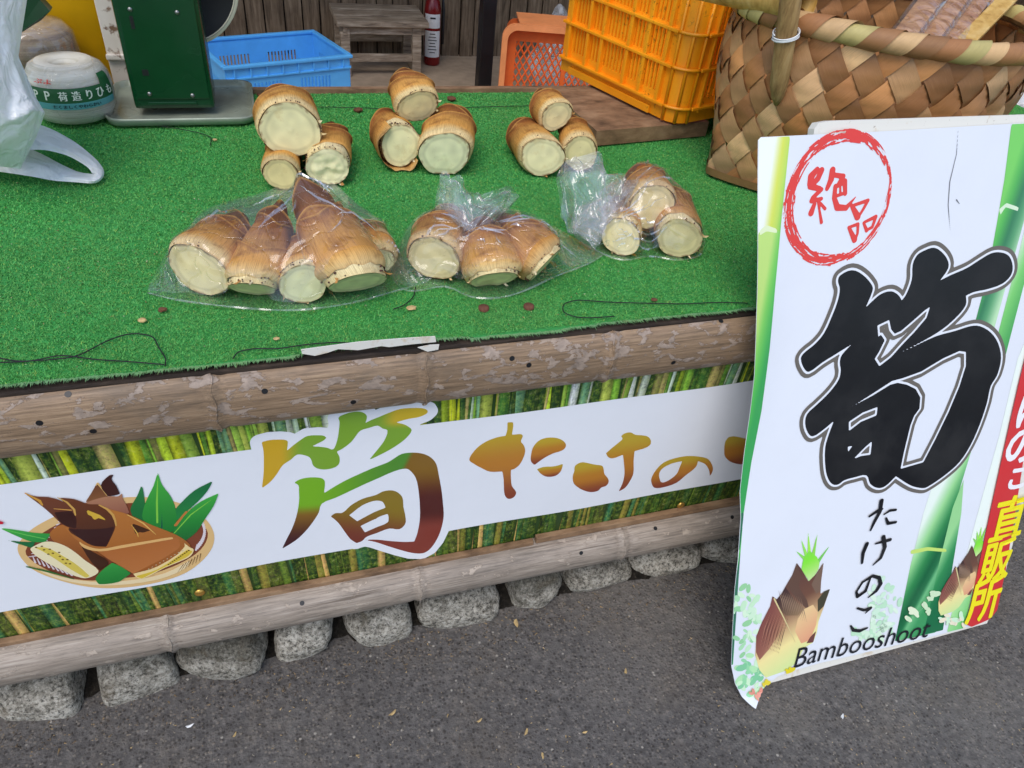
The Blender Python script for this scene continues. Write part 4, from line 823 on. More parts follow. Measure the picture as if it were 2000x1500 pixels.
# ------------------------------------------------------------------ bamboo shoots
PALE, GOLD, BRWN, DARK, MAUV = [np.array(c, float) for c in ((236, 208, 148), (216, 158, 80), (160, 100, 48), (92, 54, 32), (118, 74, 54))]
def ramp(t, stops):
    t = np.asarray(t, float); xs = [s[0] for s in stops]; cs = np.array([s[1] for s in stops]); return np.stack([np.interp(t, xs, cs[:, k]) for k in range(3)], -1)
PROF_T = [0, .06, .15, .3, .45, .6, .75, .87, .95, 1.0]
PROF_R = [.99, 1.0, .995, .96, .89, .78, .62, .43, .26, .04]
PROF_C = [.99, 1.0, .98, .90, .79, .65, .48, .31, .18, .03]
ALLSHOOTS = {}
def shoot(key, label, cpx, cpy, h, R, tip, tilt=(0, 0), K=4, seed=0, bend=0.0, ell=1.0, group='bamboo shoots laid out on the turf', wrapto=0.0, buds=1.0, flaps=(), torn=0.0, tone=0.0, phis=None, facecol=(236, 226, 172), pale=1.0, base=.97, shreds=3, cone=False):
    """cut end centred under photo point (cpx,cpy) at height h above the turf; axis runs to the tip"""
    rs = random.Random(seed); c = onZ(cpx, cpy, ZT + h); d = onZ(tip[0], tip[1], ZT + tip[2]) - c; L = float(np.linalg.norm(d)); d /= L; s = np.cross(d, [0, 0, 1.0]); s /= np.linalg.norm(s); u = np.cross(s, d)
    ta, tb = math.tan(math.radians(tilt[0])), math.tan(math.radians(tilt[1]))
    root = empty('bamboo_shoot', (c[0], c[1], ZT)); tag(root, label, 'bamboo shoot', group); org = np.array([c[0], c[1], ZT])
    ph1, ph2 = rs.uniform(0, 6), rs.uniform(0, 6)
    def pt(th, t, off):
        th, t, off = np.broadcast_arrays(np.asarray(th, float), np.asarray(t, float), np.asarray(off, float))
        r = R * np.interp(t, PROF_T, PROF_C if cone else PROF_R) * (base + (1 - base) * smoothstep(0, .16, t)) * (1 + .045 * np.sin(2 * th + ph1) + .03 * np.sin(3 * th + ph2 + t * 4) + .012 * np.sin(7 * th + ph1 * 2 - t * 6)) + off
        cs, sn = np.cos(th), np.sin(th)
        ax = t * L + (1 - np.clip(t / .5, 0, 1)) ** 1.5 * r * (ta * sn + tb * cs)          # oblique cut shears the base
        up = bend * L * t * t
        P = c + ax[..., None] * d + (r * ell * cs)[..., None] * s + (r * sn + up)[..., None] * u
        P[..., 2] = np.maximum(P[..., 2], ZT + 0.0015); return P
    nt, ns = 44, 26
    TH = np.linspace(0, 2 * math.pi, nt, endpoint=False); allv = []; allf = []
    def shell(name, th, T, OFF, col, mat, wrap, smooth=True, lab=None):
        P = pt(th, T, OFF); nv, nu = P.shape[:2]
        V = P.reshape(-1, 3) - org; f = grid_faces(nu, nv, wrap); uv = np.stack([np.broadcast_to(th / (2 * math.pi), T.shape).ravel(), T.ravel()], 1)
        o = mesh(name, V, f, mat, root, smooth, cols=lin(col.reshape(-1, 3)), uv=uv); n = len(allv); allv.extend((V + org).tolist()); allf.extend([tuple(i + n for i in q) for q in f]); return o
    # pale stem showing at the base, with faint flutes
    T = np.linspace(0, .98, ns)[:, None] * np.ones(nt); thg = np.broadcast_to(TH, T.shape)
    col = ramp(T, [(0, np.array((226, 206, 150.))), (.08, np.array((238, 220, 168.))), (.3, PALE * .95), (1, BRWN)])
    shell('stem', thg, T, np.zeros_like(T), col, M['sheath'], True)
    phis = phis or [rs.uniform(0, 6.28) for _ in range(K)]
    for k in range(K):
        t0 = (0.0 if k == 0 and wrapto == 0 else wrapto) + k * rs.uniform(.05, .09); ttip = [.62, .78, .92, 1.0, 1.0][min(k + max(0, 4 - K), 4)] + rs.uniform(-.04, .04); ttip = min(ttip, 1.0)
        low = ttip - rs.uniform(.26, .38) if k < K - 1 else ttip - .05
        da = np.abs((TH - phis[k] + math.pi) % (2 * math.pi) - math.pi) / math.pi
        tend = ttip - (ttip - low) * da ** 1.1
        n1 = np.array([mnoise.noise(Vector((math.cos(t) * 2.5, math.sin(t) * 2.5, seed + k * 3.3))) for t in TH]); n2 = np.array([mnoise.noise(Vector((math.cos(t) * 9, math.sin(t) * 9, seed + k * 5.1))) for t in TH])
        tst = np.maximum(t0 + (.008 if t0 == 0 else .03) * n1 + (.004 * n2 if k == 0 else 0), 0.0)
        Sg = np.linspace(0, 1, ns)[:, None] * np.ones(nt); T = tst + (tend - tst) * Sg
        lift = 0.0055 * np.clip((Sg - .8) / .2, 0, 1) ** 2 * (1 if k < K - 1 else 0) + 0.0006 * np.clip((.12 - Sg) / .12, 0, 1) * (k == 0)
        off = (K - k) * 0.0011 * np.clip(Sg / .10, .12, 1) + lift + .0012 * np.sin(TH * 3 + k)
        dk = min(1.0, tone + k * .27)
        col = ramp(T, [(0, PALE * pale), (.06, PALE * .95 * pale), (.17, GOLD), (.36, GOLD * .9), (.56, BRWN), (.8, DARK), (1, DARK)]); col = col * (1 - dk * .65) + (MAUV * .6 + BRWN * .4) * dk * .65
        rim = np.clip((Sg - .84) / .16, 0, 1)[..., None]; col = col * (1 - .55 * rim) + (DARK * .8 + MAUV * .2) * .55 * rim
        edge = (Sg > .985)[..., None]; col = np.where(edge, GOLD * .9, col)
        low_e = np.clip((.03 - Sg) / .03, 0, 1)[..., None] * (k == 0); col = col * (1 - .25 * low_e) + np.array((150, 104, 60.)) * .25 * low_e
        shell('sheath', np.broadcast_to(TH, T.shape), T, np.broadcast_to(off, T.shape), col, M['sheath'], True)
    for (a0, a1, t0, t1, o0, o1) in flaps:      # a loosened sheath standing off the stem
        th = np.linspace(a0, a1, 22)[None, :] * np.ones((14, 1)); q = np.linspace(0, 1, 14)[:, None]; e = np.sin(np.linspace(0, math.pi, 22))[None, :]
        T = t0 + (t1 - t0) * q * np.ones(22) + .02 * np.sin(th * 7); off = R * (o0 + (o1 - o0) * q) * (.35 + .65 * e) + .002
        col = ramp(q * np.ones(22), [(0, np.array((206, 170, 110.))), (.3, GOLD), (1, BRWN)]); shell('loose_sheath', th, T, off, col, M['sheath'], False)
    # cut face
    nr = 11; V = []; C = []; fc = np.array(facecol, float)
    V.append(pt(0, 0, -R * .985) - org); C.append(fc)
    ring = pt(TH, 0, 0.0); cen = ring.mean(0); V[0] = cen - org - d * .001
    for i in range(1, nr):
        q = i / (nr - 1)
        for k in range(nt):
            p = cen + (ring[k] - cen) * q; dn = -.001 * (1 - q ** 6) + torn * .006 * mnoise.noise(Vector(p * 90)) + torn * .012 * mnoise.noise(Vector(p * 30)) * (1 - q ** 4) + .0004 * mnoise.noise(Vector(p * 120))
            V.append(p - d * (.0008 - dn * -1 if False else .0008 + dn * .6) - org); g = 1 - .06 * (q > .74) - .05 * (abs(q - .8) < .06) + .08 * mnoise.noise(Vector(p * 60))
            cc = fc * g
            if q > .93: cc = cc * .35 + np.array((104, 66, 40)) * .65 if mnoise.noise(Vector(p * 150)) > .08 else cc * .92 + np.array((170, 130, 80)) * .08
            C.append(cc)
    f = [(0, 1 + (k + 1) % nt, 1 + k) for k in range(nt)] + [(1 + (i - 1) * nt + k, 1 + (i - 1) * nt + (k + 1) % nt, 1 + i * nt + (k + 1) % nt, 1 + i * nt + k) for i in range(1, nr - 1) for k in range(nt)]
    mesh('cut_face', V, f, M['cut'], root, True, cols=lin(np.array(C)))
    n = len(allv); allv.extend((np.array(V) + org).tolist()); allf.extend([tuple(i + n for i in q) for q in f])
    for k in range(shreds):      # torn husk fibres curling off the rim
        th = rs.uniform(0, 6.28); b0 = pt(th, .015, .001); o1 = pt(th + .12, -.01 - .02 * rs.random(), R * rs.uniform(.10, .30)); w1 = pt(th + rs.uniform(.10, .22), .03, .001); md = (b0 + o1) / 2 + d * -.004
        mesh('husk_shred', np.array([b0, w1, (md + w1) / 2, md, o1]) - org, [(0, 1, 2, 3), (3, 2, 4)], M['sheath'], root, True, cols=np.tile(lin(rs.choice([(222, 196, 140), (190, 140, 80), (236, 220, 176)])), (5, 1)), uv=[(.1, .1), (.12, .1), (.12, .2), (.1, .2), (.11, .3)])
    # purple-brown root buds in rows round the base
    if buds > 0:
        mb = MB(); cc = []
        for row, t in enumerate((.018, .055)):
            for k in range(int(26 * buds)):
                th = rs.uniform(0, 6.28); b = pt(th, t + rs.uniform(-.008, .008), 0.0022); r = R * rs.uniform(.020, .038)
                mb.add(ICO1[0] * r + b - org, ICO1[1])
        o = mb.build('root_buds', M['bud'], root, True); o['kind'] = 'stuff'
    ALLSHOOTS[key] = (allv, allf); return root
M['bud'] = m_plain('root_bud', (84, 44, 34), 0.6, 0.3, 200)
G1, G2, G3 = 'loose shoots piled at the left', 'loose shoots piled in the middle', 'loose shoots piled at the right'
shoot('a1', 'thickest loose shoot, on top of the left pile beside the scale', 567, 254, .098, .0535, (556, 184, .09), (-4, 2), 4, 11, -.03, 1.03, G1, buds=1.0)
shoot('a2', 'small loose shoot under the thick one, at the left foot of its pile', 549, 341, .031, .0315, (556, 280, .02), (-6, -2), 3, 12, 0, 1.02, G1, facecol=(222, 204, 142), buds=0, pale=.9)
shoot('a3', 'loose shoot with ragged cut end at the right foot of the left pile', 640, 326, .038, .0385, (652, 244, .04), (-2, 6), 3, 13, 0, 1.02, G1, wrapto=.14, torn=1.0, shreds=8, buds=.8, facecol=(234, 226, 174))
shoot('b1', 'loose shoot on top of the middle pile with its tip up behind', 816, 208, .110, .0410, (782, 140, .15), (0, -6), 4, 21, -.04, 1.0, G2, buds=.8)
shoot('b2', 'loose shoot with peeling sheath and dotted rim at the left of the middle pile', 783, 284, .048, .0430, (736, 230, .04), (0, -12), 3, 22, 0, .92, G2, wrapto=.20, shreds=6, buds=1.6, flaps=((2.1, 4.1, -.10, .46, .24, .05), (4.0, 5.6, -.08, .40, .14, .04)))
shoot('b3', 'loose shoot with broad smooth oval cut end at the right of the middle pile', 868, 302, .044, .0480, (890, 214, .06), (-4, 10), 4, 23, 0, 1.10, G2, buds=.3, facecol=(238, 232, 184))
shoot('c1', 'small loose shoot on top of the right pile in front of the board', 1087, 227, .096, .0335, (1046, 186, .11), (0, -10), 4, 31, 0, 1.0, G3, buds=.3)
shoot('c2', 'loose shoot with slanted cut end at the left of the right pile', 1060, 307, .040, .0400, (1004, 238, .04), (8, -22), 3, 32, -.02, 1.05, G3, buds=.15, facecol=(226, 216, 164))
shoot('c3', 'loose shoot at the right of the right pile, half behind crumpled film', 1134, 300, .040, .0375, (1112, 234, .04), (4, 6), 3, 33, 0, 1.0, G3, buds=.5, facecol=(228, 214, 156))
B1, B2, B3 = 'shoots inside the large left bag', 'shoots inside the middle bag', 'shoots inside the right bag'
shoot('d1', 'bagged shoot with broad pale cut end at the left of the left bag', 388, 528, .044, .0440, (478, 420, .055), (2, -4), 4, 41, 0, 1.04, B1, facecol=(236, 216, 160), buds=.2, phis=[1.2, 4, 2, 5], tone=.1, cone=True)
shoot('d2', 'bagged pointed shoot second from the left in the left bag', 494, 564, .028, .0385, (552, 394, .085), (-26, 8), 4, 42, .02, 1.0, B1, wrapto=.05, buds=.7, phis=[4.6, 1.4, 4.2, 1], facecol=(230, 222, 166), base=.82, cone=True)
shoot('d3', 'short bagged shoot with round green-white cut end, between two pointed ones', 592, 555, .035, .0350, (592, 466, .03), (-4, 0), 3, 43, 0, 1.0, B1, wrapto=.08, buds=1.2, facecol=(224, 218, 166))
shoot('d4', 'largest bagged shoot slanting up to a dark tip in the left bag', 700, 552, .038, .0500, (580, 352, .115), (-22, -10), 4, 44, .03, 1.0, B1, wrapto=.06, buds=.6, tone=.1, phis=[2.2, 5.2, 1.8, 4], facecol=(230, 222, 168), base=.84, cone=True)
shoot('d5', 'half-hidden bagged shoot lying behind the largest one', 738, 512, .034, .0320, (716, 440, .035), (-10, 10), 3, 45, 0, 1.0, B1, buds=0, base=.8)
shoot('e1', 'bagged shoot with speckled round cut end at the left of the middle bag', 847, 505, .042, .0415, (884, 412, .055), (0, -4), 4, 51, 0, 1.0, B2, facecol=(236, 216, 164), buds=.7, tone=.25)
shoot('e2', 'bagged shoot with flat green-white base in the centre of the middle bag', 964, 546, .028, .0430, (934, 432, .07), (-22, 0), 4, 52, .02, 1.02, B2, wrapto=.04, buds=.5, phis=[1.5, 4.4, 1.4, 3], facecol=(228, 222, 160), base=.84)
shoot('e3', 'bagged shoot lying slantwise at the right of the middle bag', 1064, 518, .038, .0430, (972, 428, .06), (-22, 22), 4, 53, .02, 1.0, B2, wrapto=.05, buds=.6, tone=.3, facecol=(230, 220, 158), base=.85)
shoot('f1', 'small bagged shoot at the lower left of the right bag', 1213, 463, .034, .0345, (1212, 396, .03), (6, -8), 3, 61, 0, 1.0, B3, facecol=(240, 222, 168), buds=.2)
shoot('f2', 'bagged shoot with large ringed cut end on top of the right bag', 1272, 404, .074, .0420, (1246, 336, .08), (4, 0), 4, 62, 0, 1.0, B3, facecol=(234, 214, 158), buds=.4, tone=.25)
shoot('f3', 'bagged shoot with dirty cut end at the right of the right bag', 1327, 466, .038, .0400, (1308, 372, .04), (-4, -4), 3, 63, 0, 1.0, B3, wrapto=.10, facecol=(226, 210, 156), buds=.2, tone=.35)

# ------------------------------------------------------------------ clear bags: a film stretched over the shoots
def film_bag(name, label, keys, outline, seed, cell=0.0045, plume=None, fold=0.0035, ties=()):
    vs, fs = [], []
    for k in keys:
        n = len(vs); vs += ALLSHOOTS[k][0]; fs += [tuple(i + n for i in f) for f in ALLSHOOTS[k][1]]
    bvh = BVHTree.FromPolygons([Vector(v) for v in vs], fs)
    poly = np.array([onZ(px, py, ZT + 0.004)[:2] for px, py in outline]); poly = smooth_poly(poly, 3)
    x0, y0, x1, y1 = bbox([poly], 0.012); xs = np.arange(x0, x1, cell); ys = np.arange(y0, y1, cell); X, Y = np.meshgrid(xs, ys)
    D = sdf_polys(X, Y, [poly]); ob = np.zeros_like(X)
    for j in range(len(ys)):
        for i in range(len(xs)):
            if D[j, i] > 0.01: continue
            hit = bvh.ray_cast(Vector((X[j, i], Y[j, i], ZT + .5)), Vector((0, 0, -1)))
            if hit[0] is not None: ob[j, i] = hit[0].z - ZT + .003
    for px, py, hh in ties:      # where the film is pulled up into its neck
        p = onZ(px, py, ZT + hh); ob = np.maximum(ob, hh * np.exp(-(((X - p[0]) ** 2 + (Y - p[1]) ** 2) / .022 ** 2)))
    ob = np.maximum(ob, .0025); H = ob.copy(); inside = D < 0.004
    for it in range(420):
        A = H.copy(); A[1:-1, 1:-1] = .25 * (H[:-2, 1:-1] + H[2:, 1:-1] + H[1:-1, :-2] + H[1:-1, 2:]); H = np.where(inside, np.maximum(ob, A), .0025)
    nz = np.array([[abs(mnoise.noise(Vector((x * 13, y * 7, seed)))) + .25 * abs(mnoise.noise(Vector((x * 34, y * 22, seed + 4)))) + .6 * mnoise.noise(Vector((x * 9, y * 14, seed + 8))) for x in xs] for y in ys])
    free = np.clip((H - ob) / .01, .25, 1) * np.clip(-D / .02, 0, 1)
    H2 = H + fold * (0.9 - nz * 1.6) * free + .004 * np.clip((.03 + D) / .03, 0, 1) * (.5 + nz) * inside
    H2 = np.maximum(H2, ob * .999 + .001)
    V, f = field_mesh(xs, ys, D)
    ii = np.clip((V[:, 0] - x0) / cell, 0, len(xs) - 1.001); jj = np.clip((V[:, 1] - y0) / cell, 0, len(ys) - 1.001); a, b = ii.astype(int), jj.astype(int); fx, fy = ii - a, jj - b
    z = (H2[b, a] * (1 - fx) + H2[b, a + 1] * fx) * (1 - fy) + (H2[b + 1, a] * (1 - fx) + H2[b + 1, a + 1] * fx) * fy
    root = empty('clear_bag', (float(poly[:, 0].mean()), float(poly[:, 1].mean()), ZT)); tag(root, label, 'plastic bag', 'clear bags of shoots on the turf'); org = np.array(root.location)
    mesh('film', np.stack([V[:, 0], V[:, 1], ZT + z], 1) - org, f, M['film'], root, True)
    # folds: slim raised pleats running over the film towards its gathered points
    rf = random.Random(seed * 7 + 1); hz = lambda x, y: float(H2[min(max(int((y - y0) / cell), 0), len(ys) - 1), min(max(int((x - x0) / cell), 0), len(xs) - 1)])
    anchors = [onZ(px, py, ZT + hh)[:2] for px, py, hh in ties]
    for k in range(26):
        A = anchors[rf.randrange(len(anchors))] + np.array([rf.gauss(0, .012), rf.gauss(0, .012)]); B = poly[rf.randrange(len(poly))]; t0, t1 = rf.uniform(.02, .45), 0; t1 = t0 + rf.uniform(.15, .5); n_ = 16; vv = []
        nrm = np.array([-(B - A)[1], (B - A)[0]]); nrm /= np.linalg.norm(nrm) + 1e-9; wv = rf.uniform(.0008, .0024); bw_ = rf.uniform(-.02, .02)
        for i in range(n_):
            q = t0 + (t1 - t0) * i / (n_ - 1); e = math.sin(math.pi * i / (n_ - 1)); c_ = A + (B - A) * q + nrm * bw_ * math.sin(math.pi * i / (n_ - 1) * .8)
            for sgn_ in (-1, 0, 1): w_ = c_ + nrm * sgn_ * wv * e; vv.append((w_[0], w_[1], ZT + hz(c_[0], c_[1]) + .0012 + (.0022 * e if sgn_ == 0 else -.0006)))
        if t1 < 1.0: mesh('film_fold', np.array(vv) - org, grid_faces(3, n_), M['seam'], root, False)
    hem = poly + (poly - poly.mean(0)) * 0; vv = []
    for k, q in enumerate(hem):
        nx_ = (q - poly.mean(0)); nx_ /= np.linalg.norm(nx_); e = .0012 * (1 + .8 * math.sin(k * 1.3)); vv += [(q[0] - nx_[0] * e, q[1] - nx_[1] * e, ZT + .0052), (q[0] + nx_[0] * e * .4, q[1] + nx_[1] * e * .4, ZT + .0035)]
    mesh('film_hem', np.array(vv) - org, [(2 * k, 2 * k + 1, 2 * ((k + 1) % len(hem)) + 1, 2 * ((k + 1) % len(hem))) for k in range(len(hem))], M['film2'], root, True)
    # lower layer of the same bag spread on the turf
    mesh('film_underside', np.stack([V[:, 0], V[:, 1], np.full(len(V), ZT + .0018)], 1) - org, f, M['film'], root, True)
    for (kx, ky, kh, tips, sd) in plume or ():
        # crumpled mouth of the bag: a pleated fan from the neck out to the listed tips
        k0 = onZ(kx, ky, ZT + kh); T = np.array([onZ(px, py, ZT + hh) for px, py, hh in tips]); m = len(T); nu, nv = 90, 34; V = []
        for side in (1, -1):
            vv = []
            for j in range(nv):
                q = j / (nv - 1)
                for i in range(nu):
                    a = i / (nu - 1); s = a * (m - 1); k = min(int(s), m - 2); e = T[k] * (1 - (s - k)) + T[k + 1] * (s - k)
                    p = k0 + (e - k0) * (q ** .85); spread = .004 + .016 * math.sin(math.pi * min(q * 1.1, 1)) 
                    crk = .55 * mnoise.noise(Vector((a * 6, q * 1.5, sd + side))) + .9 * (abs(mnoise.noise(Vector((a * 5.5, q * 3, sd + 2 * side)))) - .25) + .22 * abs(mnoise.noise(Vector((a * 10, q * 4, sd))))
                    wd = .030 * q * crk * 1.3
                    vv.append(p + np.array([.35 * wd, -.55 * side * spread * (.5 + q * (1 - q) * 2) - wd * .4, wd * .9 + side * .3 * spread]))
            V.append(vv)
        for vv in V:
            vv = np.array(vv); vv[:, 2] = np.maximum(vv[:, 2], ZT + .002); mesh('crumpled_mouth', vv - org, grid_faces(nu, nv), M['film2'], root, True)
    return root
film_bag('clear_bag', 'widest clear bag of shoots, at the left front of the turf', ['d1', 'd2', 'd3', 'd4', 'd5'],
         [(288, 572), (305, 545), (330, 500), (365, 455), (395, 415), (455, 392), (530, 372), (580, 340), (640, 352), (700, 400), (750, 440), (770, 500), (800, 540), (806, 560), (760, 572), (705, 588), (640, 600), (580, 606), (500, 604), (420, 596), (345, 586)], 3, ties=((585, 364, .115), (640, 364, .115), (700, 416, .085), (745, 470, .06), (400, 428, .06), (470, 402, .08), (530, 384, .095)))
film_bag('clear_bag', 'clear bag of three shoots in the middle with a crumpled upright mouth', ['e1', 'e2', 'e3'],
         [(770, 545), (772, 500), (795, 450), (830, 415), (890, 400), (960, 400), (1040, 420), (1100, 455), (1140, 475), (1178, 498), (1150, 515), (1085, 540), (1030, 566), (975, 582), (920, 580), (870, 560), (815, 568), (790, 566)], 9,
         plume=((925, 452, .085, [(895, 445, .09), (858, 400, .09), (855, 345, .12), (890, 352, .13), (925, 378, .12), (965, 372, .13), (1000, 368, .12), (1014, 386, .10), (975, 425, .08)], 1.3),), ties=((925, 450, .085),))
film_bag('clear_bag', 'clear bag of three shoots at the right with its crumpled mouth to the left', ['f1', 'f2', 'f3'],
         [(1165, 490), (1130, 470), (1120, 440), (1150, 400), (1190, 360), (1240, 340), (1300, 350), (1350, 400), (1372, 450), (1376, 480), (1365, 500), (1320, 508), (1270, 500), (1215, 508)], 15,
         plume=((1185, 430, .065, [(1170, 480, .03), (1105, 455, .03), (1094, 400, .06), (1088, 345, .09), (1100, 318, .11), (1130, 300, .13), (1165, 305, .13), (1180, 340, .12), (1215, 345, .11), (1235, 370, .10)], 5.1), (1185, 440, .06, [(1165, 475, .02), (1120, 450, .03), (1130, 400, .06), (1180, 385, .08), (1225, 400, .07)], 8.1)), ties=((1185, 432, .065),))

# ------------------------------------------------------------------ scale, twine, bags on the left of the counter
def holed(w, h, holes, thk, org, ex, ez, name, mat, parent, loc, curve=None):
    """flat panel w x h with rectangular openings, real thickness; ex along width, ez up"""
    ex, ez = np.asarray(ex, float), np.asarray(ez, float); en = np.cross(ex, ez)
    xs = sorted(set([0, w] + [round(v, 5) for a in holes for v in (a[0], a[2])])); zs = sorted(set([0, h] + [round(v, 5) for a in holes for v in (a[1], a[3])]))
    nx, nz = len(xs), len(zs); solid = np.ones((nz - 1, nx - 1), bool)
    for a in holes:
        for j in range(nz - 1):
            zc = (zs[j] + zs[j + 1]) / 2
            if not a[1] < zc < a[3]: continue
            for i in range(nx - 1):
                if a[0] < (xs[i] + xs[i + 1]) / 2 < a[2]: solid[j, i] = False
    V = [np.asarray(org) + x * ex + z * ez + s * thk * en - loc for s in (0, 1) for z in zs for x in xs]; N = nx * nz; f = []
    g = lambda i, j, s: s * N + j * nx + i
    for j in range(nz - 1):
        for i in range(nx - 1):
            if not solid[j, i]: continue
            f.append((g(i, j, 1), g(i + 1, j, 1), g(i + 1, j + 1, 1), g(i, j + 1, 1))); f.append((g(i, j, 0), g(i, j + 1, 0), g(i + 1, j + 1, 0), g(i + 1, j, 0)))
            for di, dj, a, b in ((-1, 0, (i, j + 1), (i, j)), (1, 0, (i + 1, j), (i + 1, j + 1)), (0, -1, (i, j), (i + 1, j)), (0, 1, (i + 1, j + 1), (i, j + 1))):
                ni, nj = i + di, j + dj
                if not (0 <= ni < nx - 1 and 0 <= nj < nz - 1) or not solid[nj, ni]: f.append((g(*a, 0), g(*b, 0), g(*b, 1), g(*a, 1)))
    return mesh(name, V, f, mat, parent)

pb = onZ(342, 214, ZT + .02); sx0, sx1 = onZ(265, 214, ZT + .02)[0], onZ(421, 214, ZT + .02)[0]; sy = float(pb[1]); sw = sx1 - sx0
scale = tag(empty('dial_scale', ((sx0 + sx1) / 2, sy + .06, ZT)), 'dark green enamel dial scale seen from behind on its dull tray', 'scale')
def slope(mb):   # body narrows slightly towards the top front
    return mb
MB().box((0, 0, .222), (sw, .125, .40), bev=.008).build('body', M['green'], scale, False)
MB().box((0, -.0635, .23), (sw - .016, .004, .372), bev=.0018).build('back_panel', M['green'], scale)
for px, py in ((254, 18), (346, 24), (292, 183), (376, 186)):
    p = onY(px, py, sy - .004); mb = MB(); mb.lathe([(.0001, .0025), (.0025, .0022), (.0042, .0008), (.0045, 0)], seg=14)
    mesh('screw', np.array(mb.v) @ rotx(math.pi / 2).T + (p[0] - (sx0 + sx1) / 2, -.066, p[2] - ZT), mb.f, M['steel'], scale, True)
MB().box((onY(338, 200, sy)[0] - (sx0 + sx1) / 2, -.0655, onY(338, 200, sy)[2] - ZT), (.095, .003, .006), bev=.001).build('embossed_line', M['green'], scale)
for px, py, w, h in ((258, 44, .007, .024), (284, 142, .012, .012)):
    p = onY(px, py, sy - .006); MB().box((p[0] - (sx0 + sx1) / 2, -.0655, p[2] - ZT), (w, .0012, h)).build('slot', M['black'], scale)
dc = onY(340, -30, sy + .07); rr = abs(onY(467, 10, sy + .07)[0] - dc[0]) * 1.02
mb = MB(); mb.lathe([(.0001, .012), (rr * .93, .012), (rr * .95, .014), (rr * .95, .02)], seg=56); q = np.array(mb.v) @ rotx(math.pi / 2).T + (dc[0] - (sx0 + sx1) / 2, .045, dc[2] - ZT); mesh('dial_back', q, mb.f, M['black'], scale, True)
mb = MB(); mb.lathe([(rr * .93, .022), (rr, .024), (rr * 1.015, .012), (rr * 1.0, -.03), (rr * .97, -.034)], seg=56); q = np.array(mb.v) @ rotx(math.pi / 2).T + (dc[0] - (sx0 + sx1) / 2, .05, dc[2] - ZT); mesh('dial_rim', q, mb.f, M['cream'], scale, True)
# tray with turned-up rounded edge
def tray(cx, cy, w, d, r, name, mat, parent, loc, z0, hgt):
    V = []; n = 40; prof = [(-.012, .004), (-.004, .003), (0, .006), (.004, hgt), (.007, hgt + .001), (.008, hgt - .003), (.004, .001), (-.004, 0)]
    for off, z in prof:
        for k in range(n):
            a = 2 * math.pi * k / n; ca, sa = math.cos(a), math.sin(a); V.append((cx + (w / 2 - r) * np.sign(ca) + (r + off) * ca, cy + (d / 2 - r) * np.sign(sa) + (r + off) * sa, z0 + z))
    f = grid_faces(n, len(prof), True); f.append(tuple(range(n))[::-1]); return mesh(name, np.array(V) - loc, f, mat, parent, True)
tl, trr, tf = onZ(228, 238, ZT + .004), onZ(473, 205, ZT + .004), onZ(350, 243, ZT + .004)
tw = .285; tray((sx0 + sx1) / 2 + .012, sy + .075, tw, .235, .03, 'tray', M['tray'], scale, np.array(scale.location), ZT + .002, .016)

# twine ball in its printed wrapper
tc = onZ(146, 245, ZT); tc[1] += .055; R0 = .077
twine = tag(empty('twine_ball', (tc[0], tc[1], ZT)), 'white twine ball in clear wrapper with a green printed band', 'twine')
prof = [(.03, .0015), (.055, .002), (.070, .010), (.078, .03), (.080, .06), (.079, .085), (.075, .105), (.066, .122), (.052, .132), (.030, .130), (.018, .118), (.014, .10)]
M['twine'] = m_wood('white_twine', (176, 170, 150), (206, 202, 188), (226, 224, 214), (.2, .2, 3), .6, 40)
prof = [(r, z * .87) for r, z in prof]
mb = MB().lathe(prof, seg=48); mb.build('winding', M['twine'], twine, True)
mb = MB().lathe([(r + .0022, z) for r, z in prof[1:]], seg=48); mb.build('wrapper', M['film'], twine, True)
def on_ball(u, v, layer):   # u = arc length from the side facing the camera, v = height
    u = np.asarray(u, float); v = np.asarray(v, float); a0 = math.atan2(-tc[1], -tc[0]) + .06; r = np.interp(v, [p[1] for p in prof[1:8]], [p[0] for p in prof[1:8]]) + .0032 + layer; a = a0 + u / .08
    return np.stack([r * np.cos(a), r * np.sin(a), v], -1)
lab = Inked(on_ball, .004, 0.0, .00008)
lab.field(lambda X, Y: np.maximum(np.abs(X + .006) - .092, np.abs(Y - .068 - .008 * (X > .055)) - .014 - .01 * (X > .055)), (-.11, .04, .1, .115), (38, 92, 54)); lab.field(lambda X, Y: np.maximum(np.abs(X) - .085, np.abs(Y - .0475) - .0065), (-.1, .04, .1, .07), (92, 160, 160))
def ball_text(s, u, v, h, col, sx=1.0, bold=0.0006):
    V, f, sz = text2d(s); k = h / sz[1]
    for dx in (-bold, bold): lab.raw(np.stack([u + V[:, 0] * k * sx + dx, v + V[:, 1] * k], 1), f, col)
for i, ch_ in enumerate('PP荷造りひも'): ball_text(ch_, -.073 + i * .0235 + (.004 if i > 1 else 0), .068, .0175 if i else .0165, (226, 232, 216), .85)
ball_text('たくましくやわらかい', 0.0, .0475, .0070, (24, 40, 40), 1.1, .0003)
for k in range(3): lab.field(lambda X, Y, k=k: np.maximum(np.abs(X - .01) - (.06 - k * .01), np.abs(Y - .037 + k * .006) - .0011), (-.08, .02, .09, .05), (96, 92, 70))
for u in (.02, .037, .054): lab.strokes([(np.array([(u + .005 * math.cos(t), .022 + .005 * math.sin(t)) for t in np.linspace(0, 6.3, 14)]), .0008)], (70, 66, 50))
ball_text('ぷよ', -.055, .094, .008, (214, 70, 60), 2.0); lab.build('printed_label', twine, M['print'])
